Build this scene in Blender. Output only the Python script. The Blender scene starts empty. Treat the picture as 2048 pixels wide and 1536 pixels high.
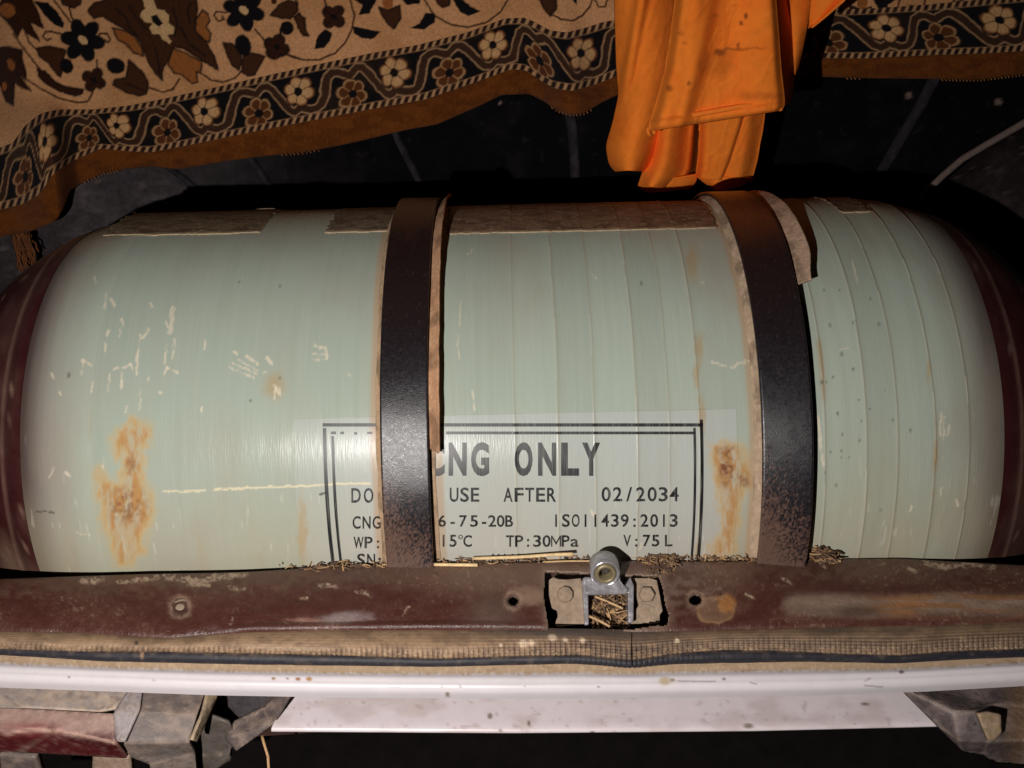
import bpy, bmesh, math, random
import numpy as np
from mathutils import Vector

# ------------------------------------------------------------------ camera
SC = bpy.context.scene
COL = SC.collection
random.seed(7)
RNG = np.random.default_rng(7)
rad = math.radians
F = 1800.0                      # focal length in pixels of the 2048 px wide photograph
CAM = np.array([0.0, -0.33, 0.44])
PITCH = rad(40)
RT = np.array([1.0, 0, 0])
FW = np.array([0, math.cos(PITCH), -math.sin(PITCH)])
UP = np.array([0, math.sin(PITCH), math.cos(PITCH)])
cd = bpy.data.cameras.new('camera'); cam = bpy.data.objects.new('camera', cd); COL.objects.link(cam)
cam.location = CAM; cam.rotation_euler = (math.pi / 2 - PITCH, 0, 0)
cd.sensor_width = 36; cd.lens = 36 * F / 2048; cd.clip_start = 0.01; cd.clip_end = 200
SC.camera = cam

# ------------------------------------------------------------------ world and the hand lamp the photo was lit with
world = bpy.data.worlds.new('World'); SC.world = world; world.use_nodes = True
world.node_tree.nodes['Background'].inputs[0].default_value = (0.55, 0.6, 0.8, 1)
world.node_tree.nodes['Background'].inputs[1].default_value = 0.0015
ld = bpy.data.lights.new('hand_torch', 'SPOT'); lamp = bpy.data.objects.new('hand_torch', ld); COL.objects.link(lamp)
LPOS = CAM - 0.155 * RT - 0.095 * UP - 0.05 * FW
LAIM = np.array([-0.06, -0.05, -0.02])
lamp.location = LPOS
lamp.rotation_euler = Vector(LAIM - LPOS).to_track_quat('-Z', 'Y').to_euler()
ld.energy = 18.0; ld.color = (1.0, 0.95, 0.912); ld.shadow_soft_size = 0.004
ld.spot_size = rad(140); ld.spot_blend = 1.0
SC.view_settings.view_transform = 'Standard'; SC.view_settings.look = 'None'
SC.view_settings.exposure = 0.0; SC.view_settings.gamma = 1.0
SC.render.engine = 'CYCLES'; SC.cycles.max_bounces = 6

# ------------------------------------------------------------------ measuring helpers (photo pixel -> point on a real surface)
def ray(px, py):
    px = np.asarray(px, float)[..., None]; py = np.asarray(py, float)[..., None]
    return FW + (px - 1024) / F * RT - (py - 768) / F * UP
def on_plane(px, py, p0, n):
    r = ray(px, py); n = np.asarray(n, float)
    t = ((np.asarray(p0) - CAM) @ n) / (r @ n)
    return CAM + r * t[..., None]
SZ = -0.017                      # height of the sill
def on_z(px, py, z):
    r = ray(px, py); t = (np.asarray(z, float) + SZ - CAM[2]) / r[..., 2]
    return CAM + r * t[..., None]
def on_y(px, py, y):
    r = ray(px, py); t = (np.asarray(y, float) - CAM[1]) / r[..., 1]
    return CAM + r * t[..., None]
def at_d(px, py, d):
    return CAM + ray(px, py) * np.asarray(d, float)[..., None]
def proj(P):
    d = np.asarray(P) - CAM
    z = np.maximum(d @ FW, 1e-3)
    return 1024 + F * (d @ RT) / z, 768 - F * (d @ UP) / z

# ------------------------------------------------------------------ noise and painting helpers
def vnoise(x, y, seed=0):
    x = np.asarray(x, float); y = np.asarray(y, float)
    xi = np.floor(x).astype(np.int64); yi = np.floor(y).astype(np.int64)
    fx = x - xi; fy = y - yi
    fx = fx * fx * (3 - 2 * fx); fy = fy * fy * (3 - 2 * fy)
    def h(a, b):
        n = (a * 374761393 + b * 668265263 + seed * 974634777) & 0xFFFFFFFF
        n = ((n ^ (n >> 13)) * 1274126177) & 0xFFFFFFFF
        return ((n ^ (n >> 16)) & 0xFFFF) / 65535.0
    return (h(xi, yi) * (1 - fx) + h(xi + 1, yi) * fx) * (1 - fy) + (h(xi, yi + 1) * (1 - fx) + h(xi + 1, yi + 1) * fx) * fy
def fbm(x, y, seed=0, o=4):
    s = 0; a = 0.5; t = 0
    for k in range(o):
        s = s + a * vnoise(x * 2 ** k, y * 2 ** k, seed + k * 17); t += a; a *= 0.5
    return s / t
def sm(a, b, x):
    t = np.clip((x - a) / (b - a), 0, 1); return t * t * (3 - 2 * t)
def lin(r, g, b):
    c = np.array([r, g, b], float) / 255
    return np.where(c <= 0.04045, c / 12.92, ((c + 0.055) / 1.055) ** 2.4)
def mixc(col, c, m):
    m = np.clip(m, 0, 1)[..., None]
    return col * (1 - m) + np.asarray(c) * m
def blob(px, py, cx, cy, rx, ry, rot=0.0, soft=0.35):
    dx = px - cx; dy = py - cy; c, s = math.cos(rot), math.sin(rot)
    d = np.sqrt(((dx * c + dy * s) / rx) ** 2 + ((-dx * s + dy * c) / ry) ** 2)
    return 1 - sm(1 - soft, 1 + soft, d)
def seg_d(px, py, pts):
    d = np.full(px.shape, 1e9)
    for (x0, y0), (x1, y1) in zip(pts[:-1], pts[1:]):
        vx, vy = x1 - x0, y1 - y0; L = vx * vx + vy * vy + 1e-9
        t = np.clip(((px - x0) * vx + (py - y0) * vy) / L, 0, 1)
        d = np.minimum(d, np.hypot(px - x0 - t * vx, py - y0 - t * vy))
    return d
def boxed(fn, px, py, pts, pad):
    a = np.array(pts); out = np.full(px.shape, 1e3)
    m = (px > a[:, 0].min() - pad) & (px < a[:, 0].max() + pad) & (py > a[:, 1].min() - pad) & (py < a[:, 1].max() + pad)
    if m.any(): out[m] = fn(px[m], py[m])
    return out
def stroke(px, py, pts, w, soft=1.2):
    d = boxed(lambda a, b: seg_d(a, b, pts), px, py, pts, w + 8)
    return 1 - sm(w / 2 - soft / 2, w / 2 + soft, d)
def sdf(px, py, pts, pad=20):
    def f(a, b):
        ins = np.zeros(a.shape, bool)
        n = len(pts)
        for i in range(n):
            x0, y0 = pts[i]; x1, y1 = pts[(i + 1) % n]
            if y0 == y1: continue
            c = ((y0 > b) != (y1 > b)) & (a < (x1 - x0) * (b - y0) / (y1 - y0) + x0)
            ins ^= c
        d = seg_d(a, b, list(pts) + [pts[0]])
        return np.where(ins, -d, d)
    return boxed(f, px, py, pts, pad)
def curve(pts, x):
    a = np.array(pts, float); return np.interp(x, a[:, 0], a[:, 1])
def scurve(pts, x, w=14):
    return sum(curve(pts, np.asarray(x, float) + o * w) for o in (-1, -.5, 0, .5, 1)) / 5

# ------------------------------------------------------------------ object helpers
WORLD_AT = {}
def thing(name, label, cat, loc=(0, 0, 0), group=None):
    o = bpy.data.objects.new(name, None); COL.objects.link(o); o.empty_display_size = 0.02
    o.location = loc; WORLD_AT[o] = np.array(loc, float)
    o['label'] = label; o['category'] = cat
    if group: o['group'] = group
    return o
def tag(o, label, cat, group=None):
    o['label'] = label; o['category'] = cat
    if group: o['group'] = group
    return o
def mesh_obj(name, V, faces, mat, parent=None, col=None, uv=None, smooth=True, loc=None):
    """V world positions (n,3); faces: list of lists or (k,4)/(k,3) int array"""
    V = np.asarray(V, float)
    if loc is None: loc = WORLD_AT[parent] if parent is not None else V.mean(0)
    loc = np.asarray(loc, float)
    me = bpy.data.meshes.new(name)
    if isinstance(faces, np.ndarray):
        k, q = faces.shape
        me.vertices.add(len(V)); me.vertices.foreach_set('co', (V - loc).astype(np.float32).ravel())
        me.loops.add(k * q); me.loops.foreach_set('vertex_index', faces.astype(np.int32).ravel())
        me.polygons.add(k); me.polygons.foreach_set('loop_start', np.arange(0, k * q, q, dtype=np.int32))
        me.update(calc_edges=True)
    else:
        me.from_pydata([tuple(v) for v in V - loc], [], faces)
    me.polygons.foreach_set('use_smooth', np.full(len(me.polygons), smooth, dtype=bool))
    if col is not None:
        a = me.color_attributes.new('Col', 'FLOAT_COLOR', 'POINT')
        c = np.ones((len(V), 4), np.float32); c[:, :3] = np.clip(np.asarray(col).reshape(-1, 3), 0.002, 0.95)
        a.data.foreach_set('color', c.ravel())
    if uv is not None:
        a = me.attributes.new('surf', 'FLOAT_VECTOR', 'POINT')
        a.data.foreach_set('vector', np.asarray(uv, np.float32).reshape(-1, 3).ravel())
    me.validate(); me.update()
    if mat: me.materials.append(mat)
    o = bpy.data.objects.new(name, me); COL.objects.link(o)
    if parent is not None:
        o.parent = parent; o.location = loc - WORLD_AT[parent]
    else:
        o.location = loc
    WORLD_AT[o] = loc
    return o
def grid_faces(n, m, keep=None, wrap=False):
    i, j = np.meshgrid(np.arange(n - 1), np.arange(m if wrap else m - 1), indexing='ij')
    j2 = (j + 1) % m
    f = np.stack([i * m + j, (i + 1) * m + j, (i + 1) * m + j2, i * m + j2], -1).reshape(-1, 4)
    if keep is not None: f = f[keep.reshape(-1)]
    return f
def grid(name, P, mat, parent=None, col=None, uv=None, keep=None, wrap=False, thick=0.0, off=-1):
    n, m, _ = P.shape
    f = grid_faces(n, m, keep, wrap)
    o = mesh_obj(name, P.reshape(-1, 3), f, mat, parent, col, uv)
    if thick:
        s = o.modifiers.new('thickness', 'SOLIDIFY'); s.thickness = thick; s.offset = off
    return o
def ring_sweep(path, prof):
    """path (n,3) with per-point frames (n,3),(n,3); prof (k,2)"""
    c, a, b = path
    return c[:, None, :] + prof[None, :, 0, None] * a[:, None, :] + prof[None, :, 1, None] * b[:, None, :]
def tube_mesh(pts, radius, k=6):
    pts = np.asarray(pts, float); n = len(pts)
    t = np.gradient(pts, axis=0); t /= np.linalg.norm(t, axis=1)[:, None] + 1e-12
    ref = np.array([0.3, 0.2, 0.93]) if abs(t[0, 2]) < 0.8 else np.array([1.0, 0, 0])
    a = np.cross(t, ref); a /= np.linalg.norm(a, axis=1)[:, None] + 1e-12
    b = np.cross(t, a)
    r = np.broadcast_to(np.asarray(radius, float), (n,))
    an = np.arange(k) * 2 * math.pi / k
    P = pts[:, None] + r[:, None, None] * (np.cos(an)[None, :, None] * a[:, None] + np.sin(an)[None, :, None] * b[:, None])
    V = P.reshape(-1, 3); F_ = [list(q) for q in grid_faces(n, k, wrap=True)]
    F_.append(list(range(k))[::-1]); F_.append([(n - 1) * k + i for i in range(k)])
    return V, F_
def join(parts):
    V = []; Fs = []; o = 0
    for v, f in parts:
        V.append(v); Fs += [[i + o for i in q] for q in f]; o += len(v)
    return np.concatenate(V), Fs
def slab(front, n, t):
    """closed prism from an outline (k,3), pushed back along -n by t"""
    f = np.asarray(front, float); k = len(f); b = f - np.asarray(n) * t
    V = np.concatenate([f, b]); Fs = [list(range(k)), list(range(k, 2 * k))[::-1]]
    Fs += [[i, i + k, (i + 1) % k + k, (i + 1) % k] for i in range(k)]
    return V, Fs
def bevel(o, w, seg=2, ang=30):
    m = o.modifiers.new('bevel', 'BEVEL'); m.width = w; m.segments = seg; m.limit_method = 'ANGLE'; m.angle_limit = rad(ang)
    return o

# ------------------------------------------------------------------ materials
def mat(name, color=None, rough=0.6, metal=0.0, spec=0.5, vary=0.15, vscale=60, bump=0.0, bscale=300, bdist=0.001,
        stretch=None, sheen=0.0, rvar=0.0, surf=False, coat=0.0, fine=None, alpha_streak=None, sss=0.0):
    m = bpy.data.materials.new(name); m.use_nodes = True
    nt = m.node_tree; N = nt.nodes; L = nt.links; b = N['Principled BSDF']
    b.inputs['Roughness'].default_value = rough; b.inputs['Metallic'].default_value = metal
    b.inputs['Specular IOR Level'].default_value = spec
    if sheen: b.inputs['Sheen Weight'].default_value = sheen; b.inputs['Sheen Roughness'].default_value = 0.5
    if coat: b.inputs['Coat Weight'].default_value = coat; b.inputs['Coat Roughness'].default_value = 0.25
    if surf:
        co = N.new('ShaderNodeAttribute'); co.attribute_name = 'surf'; cs = co.outputs['Vector']
    else:
        co = N.new('ShaderNodeTexCoord'); cs = co.outputs['Object']
    mp = N.new('ShaderNodeMapping'); L.new(cs, mp.inputs[0])
    if stretch: mp.inputs['Scale'].default_value = stretch
    nz = N.new('ShaderNodeTexNoise'); nz.inputs['Scale'].default_value = vscale; nz.inputs['Detail'].default_value = 6
    nz.inputs['Roughness'].default_value = 0.65
    L.new(mp.outputs[0], nz.inputs['Vector'])
    mr = N.new('ShaderNodeMapRange'); mr.inputs[1].default_value = 0.25; mr.inputs[2].default_value = 0.75
    mr.inputs[3].default_value = 1 - vary; mr.inputs[4].default_value = 1 + vary
    L.new(nz.outputs['Fac'], mr.inputs[0])
    mx = N.new('ShaderNodeVectorMath'); mx.operation = 'MULTIPLY'
    if color is None:
        at = N.new('ShaderNodeAttribute'); at.attribute_name = 'Col'; L.new(at.outputs['Color'], mx.inputs[0])
    else:
        mx.inputs[0].default_value = tuple(color)[:3]
    L.new(mr.outputs[0], mx.inputs[1]); L.new(mx.outputs[0], b.inputs['Base Color'])
    if rvar:
        r2 = N.new('ShaderNodeMapRange'); r2.inputs[1].default_value = 0.3; r2.inputs[2].default_value = 0.7
        r2.inputs[3].default_value = max(0.05, rough - rvar); r2.inputs[4].default_value = min(1, rough + rvar)
        L.new(nz.outputs['Fac'], r2.inputs[0]); L.new(r2.outputs[0], b.inputs['Roughness'])
    if bump:
        n2 = N.new('ShaderNodeTexNoise'); n2.inputs['Scale'].default_value = bscale; n2.inputs['Detail'].default_value = 4
        if fine:
            mp2 = N.new('ShaderNodeMapping'); mp2.inputs['Scale'].default_value = fine; L.new(cs, mp2.inputs[0]); L.new(mp2.outputs[0], n2.inputs['Vector'])
        else:
            L.new(mp.outputs[0], n2.inputs['Vector'])
        bp = N.new('ShaderNodeBump'); bp.inputs['Strength'].default_value = bump; bp.inputs['Distance'].default_value = bdist
        L.new(n2.outputs['Fac'], bp.inputs['Height']); L.new(bp.outputs[0], b.inputs['Normal'])
    if alpha_streak:
        n3 = N.new('ShaderNodeTexNoise'); n3.inputs['Scale'].default_value = 1.0; n3.inputs['Detail'].default_value = 5
        mp3 = N.new('ShaderNodeMapping'); mp3.inputs['Scale'].default_value = alpha_streak; L.new(cs, mp3.inputs[0]); L.new(mp3.outputs[0], n3.inputs['Vector'])
        r3 = N.new('ShaderNodeMapRange'); r3.inputs[1].default_value = 0.3; r3.inputs[2].default_value = 0.58
        r3.inputs[3].default_value = 0.4; r3.inputs[4].default_value = 0.95
        L.new(n3.outputs['Fac'], r3.inputs[0]); L.new(r3.outputs[0], b.inputs['Alpha'])
    return m

M = {}
M['resin'] = mat('glass_fibre_resin', rough=0.28, spec=0.2, vary=0.018, vscale=1, stretch=(900, 22, 1), surf=True, rvar=0.06,
                 bump=0.3, bscale=1, bdist=0.0004, fine=(1100, 90, 1), coat=0.0)
M['ink'] = mat('printed_ink', lin(22, 21, 25), rough=0.4, vary=0.2, vscale=1, stretch=(900, 22, 1), surf=True, alpha_streak=(1500, 40, 1))
M['dome'] = mat('maroon_dome_paint', rough=0.42, vary=0.2, vscale=40, bump=0.25, bscale=250, rvar=0.12)
M['strap'] = mat('strap_enamel', rough=0.32, spec=.6, vary=0.15, vscale=500, bump=0.28, bscale=1700, bdist=0.0006, rvar=0.08)
M['liner'] = mat('strap_liner_rubber', rough=0.85, vary=0.25, vscale=300, bump=0.4, bscale=600)
M['sill'] = mat('sill_vinyl', rough=0.42, vary=0.12, vscale=220, bump=0.5, bscale=700, bdist=0.0008, rvar=0.15)
M['strip'] = mat('weather_strip_rubber', rough=0.6, vary=0.2, vscale=300, bump=0.3, bscale=800, bdist=0.0005)
M['white'] = mat('white_car_paint', rough=0.35, vary=0.05, vscale=90, bump=0.03, bscale=400, coat=0.3)
M['felt'] = mat('boot_felt', rough=0.95, spec=0.03, vary=0.45, vscale=150, bump=0.6, bscale=900)
M['seat'] = mat('seat_vinyl', rough=0.8, spec=0.05, vary=0.4, vscale=70, bump=0.4, bscale=300)
M['carpet'] = mat('carpet_pile', rough=0.95, spec=0.1, vary=0.28, vscale=420, bump=0.9, bscale=1100, bdist=0.0014, sheen=0.05)
M['cloth'] = mat('orange_cloth', rough=0.9, spec=0.15, vary=0.1, vscale=160, bump=0.35, bscale=1600, bdist=0.0005)
M['chrome'] = mat('striker_zinc', lin(172, 168, 172), rough=0.26, metal=0.5, spec=.8, vary=0.2, vscale=200, bump=0.15, bscale=500, rvar=0.12)
M['brass'] = mat('brass_bush', lin(140, 128, 98), rough=0.38, metal=0.3, vary=0.2, vscale=250, rvar=0.1)
M['dusty'] = mat('dusty_steel', lin(150, 130, 110), rough=0.85, vary=0.4, vscale=180, bump=0.5, bscale=700)
M['dark'] = mat('cavity_shade', lin(22, 19, 18), rough=0.95, spec=.05, vary=0.3)
M['plastic'] = mat('dusty_grey_plastic', rough=0.6, vary=0.3, vscale=200, bump=0.5, bscale=380, rvar=0.15)
M['lens'] = mat('tail_lamp_lens', rough=0.45, vary=0.25, vscale=160, bump=0.35, bscale=260, rvar=0.15, coat=0.1)
M['straw'] = mat('dry_straw', rough=0.7, vary=0.3, vscale=400, bump=0.2)
M['bore'] = mat('bore_shade', lin(70, 64, 58), rough=.55, metal=.3, vary=.3, vscale=300)
M['ground'] = mat('night_asphalt', (0.006, 0.006, 0.007), rough=0.95, spec=0.0, vary=0.4, vscale=30, bump=0.4, bscale=120)
M['boot'] = mat('boot_paint', lin(26, 22, 22), rough=0.9, spec=.05, vary=0.3, vscale=60)
M['tape'] = mat('old_paper_label', rough=0.6, vary=0.3, vscale=250, bump=0.4, bscale=500)

# ------------------------------------------------------------------ ground and car body shell
def plane_obj(name, c, sx, sy, m):
    o = mesh_obj(name, [(c[0] - sx, c[1] - sy, c[2]), (c[0] + sx, c[1] - sy, c[2]), (c[0] + sx, c[1] + sy, c[2]), (c[0] - sx, c[1] + sy, c[2])], [[0, 1, 2, 3]], m)
    return o
g = plane_obj('ground', (0, 0, -0.62), 60, 60, M['ground']); g['kind'] = 'structure'
def box(c, s):
    c = np.array(c); s = np.array(s) / 2
    V = np.array([c + s * np.array(k) for k in [(-1, -1, -1), (1, -1, -1), (1, 1, -1), (-1, 1, -1), (-1, -1, 1), (1, -1, 1), (1, 1, 1), (-1, 1, 1)]])
    return V, [[0, 3, 2, 1], [4, 5, 6, 7], [0, 1, 5, 4], [1, 2, 6, 5], [2, 3, 7, 6], [3, 0, 4, 7]]

# every row of the sill is measured along the photo: (x, y) pixels
TOP = [(-300, 1172), (0, 1163), (150, 1158), (300, 1153), (480, 1150), (640, 1140), (860, 1132), (1100, 1128), (1300, 1126), (1450, 1128), (1620, 1123), (1800, 1122), (1900, 1128), (2048, 1135), (2350, 1140)]
FRONT = [(-300, 1258), (0, 1262), (200, 1268), (340, 1276), (420, 1269), (500, 1262), (700, 1260), (900, 1258), (1090, 1260), (1300, 1264), (1500, 1258), (1700, 1252), (1850, 1251), (2048, 1243), (2350, 1236)]
GRIP = [(-300, 1284), (0, 1294), (137, 1299), (290, 1300), (444, 1302), (700, 1308), (871, 1314), (1042, 1309), (1161, 1307), (1213, 1312), (1260, 1318), (1300, 1312), (1348, 1304), (1450, 1297), (1553, 1299), (1690, 1305), (1792, 1308), (1895, 1300), (2048, 1295), (2350, 1286)]
BULB = [(-300, 1296), (0, 1307), (103, 1314), (205, 1321), (342, 1324), (513, 1328), (700, 1330), (871, 1332), (1042, 1328), (1150, 1326), (1225, 1332), (1262, 1335), (1300, 1331), (1348, 1327), (1450, 1325), (1600, 1322), (1690, 1323), (1792, 1325), (1895, 1319), (2048, 1312), (2350, 1302)]
LIP = [(-300, 1352), (0, 1370), (200, 1377), (420, 1385), (700, 1390), (1024, 1392), (1300, 1390), (1650, 1385), (1850, 1378), (2048, 1367), (2350, 1345)]

car = thing('car_tail', 'open car boot with a maroon sill and white painted rear edge', 'car', (0, -0.05, -0.62))
V, f = join([box((0, 0.26, -0.30), (1.3, 0.56, 0.02)), box((-0.66, 0.26, -0.1), (0.02, 0.56, 0.4)), box((0.66, 0.26, -0.1), (0.02, 0.56, 0.4))])
mesh_obj('boot_lining', V, f, M['boot'], car, smooth=False)

# --- maroon sill panel
CUT = [(1090, 1146), (1130, 1148), (1180, 1150), (1262, 1154), (1283, 1153), (1318, 1156), (1326, 1180), (1331, 1215), (1337, 1230), (1334, 1250), (1325, 1254), (1270, 1259), (1180, 1263), (1098, 1266), (1093, 1235), (1088, 1200)]
CUTTOP = [(1165, 1100), (1283, 1100), (1283, 1160), (1165, 1160)]
n, m = 1720, 74
sx = np.linspace(-640, 2700, n)
tt = np.linspace(0, 1, m)
PX = np.repeat(sx[:, None], m, 1)
y0 = scurve(TOP, sx)[:, None]; y1 = scurve(FRONT, sx)[:, None]
PY = y0 + (y1 - y0) * tt[None, :]
jag = (fbm(PX / 30, PY / 30, 5) - 0.5)
Z = 0.0035 * np.sin(np.clip(tt, 0, 1) * math.pi)[None, :] ** 0.6 - 0.001
Z = Z + 0.0022 * (fbm(PX / 130, PY / 60, 11) - 0.5)
lead = np.exp(-((tt[None, :] - 0.945) / 0.035) ** 2) * sm(430, 520, PX) * (1 - sm(1080, 1110, PX))
Z = Z + 0.0012 * lead
groove = np.exp(-((PY - 1213) / 14) ** 2) * sm(1560, 1620, PX)
Z = Z - 0.0006 * groove
for (hx, hy) in ((1026, 1205), (1390, 1203), (362, 1218)):
    d = np.hypot(PX - hx, (PY - hy) * 1.1); Z = Z - 0.0016 * np.exp(-(d / 24) ** 2)
P = on_z(PX, PY, Z)
c = np.broadcast_to(lin(76, 42, 35), P.shape).copy()
nz1 = fbm(PX / 160, PY / 50, 3); nz2 = fbm(PX / 14, PY / 10, 9); nz3 = fbm(PX / 5, PY / 4, 21)
c = mixc(c, lin(108, 78, 64), sm(0.42, 0.8, nz1 * 0.75 + nz2 * 0.25) * 0.5)
c = mixc(c, lin(104, 80, 66), sm(0.5, 0.0, tt[None, :] + (nz2 - 0.5) * 0.8) * 0.6)
c = mixc(c, lin(124, 100, 84), blob(PX, PY, 1000, 1150, 170, 40, 0, 0.8) * 0.55 * (0.5 + nz2))
c = mixc(c, lin(150, 122, 102), blob(PX + 20 * (nz2 - .5), PY + 14 * (nz2 - .5), 1062, 1195, 24, 18, 0, 0.4) * 0.7)
c = mixc(c, lin(118, 104, 92), blob(PX, PY, 985, 1228, 50, 26, 0, .8) * .35)
c = mixc(c, lin(146, 130, 128), blob(PX + 30 * (nz2 - .5), PY, 690, 1238, 48, 11, -0.08, 0.5) * 0.6)
c = mixc(c, lin(150, 110, 100), blob(PX + 30 * (nz2 - .5), PY, 612, 1243, 30, 5, 0.03, 0.5) * 0.6)
c = mixc(c, lin(128, 104, 92), blob(PX, PY, 1370, 1165, 90, 55, 0, 0.9) * 0.7 * sm(.25, .7, nz2))
# ring-shaped dry stain by the right hole, the worn channel at the far right
d = np.hypot((PX - 1430) / 38, (PY - 1222) / 26) + 0.5 * (fbm(PX / 25, PY / 25, 31) - 0.5)
c = mixc(c, lin(134, 104, 80), (1 - sm(0.8, 1.0, d)) * 0.55)
c = mixc(c, lin(160, 124, 88), np.exp(-((d - 0.95) / 0.09) ** 2) * 0.6)
c = mixc(c, lin(166, 112, 62), blob(PX + 20 * (nz2 - .5), PY + 16 * (nz2 - .5), 1452, 1212, 18, 18, .5, 0.4) * 0.85)
ch = np.exp(-((PY - 1214 + 16 * (nz1 - .5) + 6 * (nz2 - .5)) / 23) ** 4) * sm(1555 + 30 * (nz2.mean() - .5), 1590, PX + 20 * (nz2 - .5))
c = mixc(c, lin(146, 124, 108), ch * (0.3 + 0.9 * fbm(PX / 70, PY / 14, 43)))
c = mixc(c, lin(142, 96, 56), ch * sm(0.42, 0.62, fbm(PX / 90, PY / 9, 41)) * sm(1680, 1800, PX) * 0.8)
c = mixc(c, lin(60, 46, 40), blob(PX, PY, 1715, 1226, 40, 9, 0, .6) * .6)
# flaked and scraped places along the rear edge
for pts, w in (([(335, 1158), (365, 1162), (400, 1166), (440, 1158), (490, 1152)], 11), ([(165, 1166), (190, 1168), (205, 1160)], 8), ([(240, 1170), (300, 1162), (318, 1160)], 5),
               ([(375, 1173), (420, 1176)], 5), ([(460, 1180), (490, 1182)], 4), ([(640, 1174), (672, 1177)], 5), ([(601, 1200), (616, 1200)], 4), ([(715, 1188), (730, 1188), (742, 1194)], 5), ([(1850, 1130), (1890, 1140), (1940, 1132), (1985, 1138)], 10), ([(1815, 1142), (1830, 1148)], 4),
               ([(1565, 1162), (1582, 1170)], 4), ([(804, 1232), (820, 1218)], 2.5), ([(1640, 1132), (1650, 1140)], 4), ([(1490, 1192), (1505, 1200)], 3), ([(460, 1250), (466, 1240)], 3)):
    wob = 9 * (nz3 - .5) + 12 * (nz2 - .5)
    c = mixc(c, lin(172, 148, 126), stroke(PX + wob, PY + wob, pts, w, 3) * sm(.3, .6, nz3 * .6 + nz2 * .4))
spk = sm(0.78, 0.86, vnoise(PX / 4.5, PY / 4.5, 77)) * 0.5
c = mixc(c, lin(170, 145, 125), spk * .5 * sm(.4, .7, nz1))
for (hx, hy, r) in ((1026, 1205, 20), (1390, 1203, 19), (362, 1218, 24)):
    d = np.hypot(PX - hx, PY - hy) + 8 * (nz3 - .5)
    c = mixc(c, lin(165, 138, 118), np.exp(-((d - r * 0.85) / 5) ** 2) * 0.55 * (.3 + 1.1 * nz2))
    c = mixc(c, lin(70, 50, 44), (1 - sm(r * .6, r * .9, d)) * .5)
edge = np.exp(-np.clip(np.abs(sdf(PX, PY, CUT)), 0, 99) / 7) ; c = mixc(c, lin(150, 128, 110), edge * 0.6 * (0.4 + nz2))
cx = (PX[:-1, :-1] + PX[1:, 1:]) / 2; cy = (PY[:-1, :-1] + PY[1:, 1:]) / 2
wob = 5 * (fbm(cx / 18, cy / 18, 55) - .5)
hole = (sdf(cx + wob, cy + wob, CUT) < 0) | ((cx > 1182) & (cx < 1241) & (cy < 1160))
hole |= (np.hypot(cx - 1026, (cy - 1205) * 1.05) + wob < 11) | (np.hypot((cx - 1390) * .95, (cy - 1203) * 1.2) < 13)
# torn-out slivers in the rear edge
for pts in ([(352, 1140), (380, 1156), (425, 1160), (460, 1150), (470, 1140)],):
    pass
sill = grid('sill_panel', P, M['sill'], car, col=c, keep=~hole, thick=0.0018)
# pit behind the cut-out: sill back wall, coloured near-black for the shade inside
pit = on_z(np.array([1020, 1420, 1420, 1020]), np.array([1120, 1120, 1275, 1275]), -0.022)
pit2 = on_z(np.array([-640, 2700, 2700, -640]), np.array([1200, 1200, 1265, 1262]), -0.03)
mesh_obj('inner_panel', *join([(pit2, [[0, 1, 2, 3]])]), M['dark'], car, smooth=False)
# rear edge of the sill turns down into the boot
zz = np.linspace(0, -0.12, 14)
P = np.repeat(on_z(sx[::4], scurve(TOP, sx[::4]) + 0.5, -0.001)[:, None], 14, 1)
P[:, :, 2] += zz[None, :]; P[:, :, 1] += 0.35 * zz[None, :] - 0.0005
kx = (sx[::4][:-1] + sx[::4][1:]) / 2
keep = np.repeat(((kx < 1180) | (kx > 1243))[:, None], 13, 1)
grid('sill_inner_face', P, M['sill'], car, col=np.broadcast_to(lin(70, 48, 42), P.shape), keep=keep)

# screw in the left part of the sill, edges of the two empty holes
def disc(c0, nrm, r, h, k=14, dome=0.0, ref=(1, 0, 0), rim=0.85):
    nrm = np.array(nrm, float); nrm /= np.linalg.norm(nrm)
    a = np.array(ref, float); a = a - nrm * (a @ nrm); a /= np.linalg.norm(a); b = np.cross(nrm, a)
    rows = [(r, 0), (r, h * 0.6), (r * rim, h), (r * 0.45, h + dome * .8), (0.0001, h + dome)]
    an = np.arange(k) * 2 * math.pi / k
    P = np.array([[c0 + nrm * z + q * (math.cos(t) * a + math.sin(t) * b) for t in an] for q, z in rows])
    return P.reshape(-1, 3), [list(q) for q in grid_faces(len(rows), k, wrap=True)]
c0 = on_z(np.array([362.]), np.array([1218.]), 0.0012)[0]
an = np.arange(22) * 2 * math.pi / 22; up_ = np.array([0, -.24, .97]); b_ = np.cross(up_, RT)
rows_ = [(1.0, 0), (1.0, .0012), (.86, .0017), (.72, .0014), (.66, -.0004), (.56, -.0004), (.52, .0016), (.40, .0024), (.18, .0026), (.001, .0026)]
P = np.array([[c0 + up_ * z + .0062 * q * (math.cos(t) * RT + math.sin(t) * b_) for t in an] for q, z in rows_])
V = P.reshape(-1, 3); f = [list(q) for q in grid_faces(len(rows_), 22, wrap=True)]
mesh_obj('screw', V, f, M['dusty'], sill)

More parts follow.
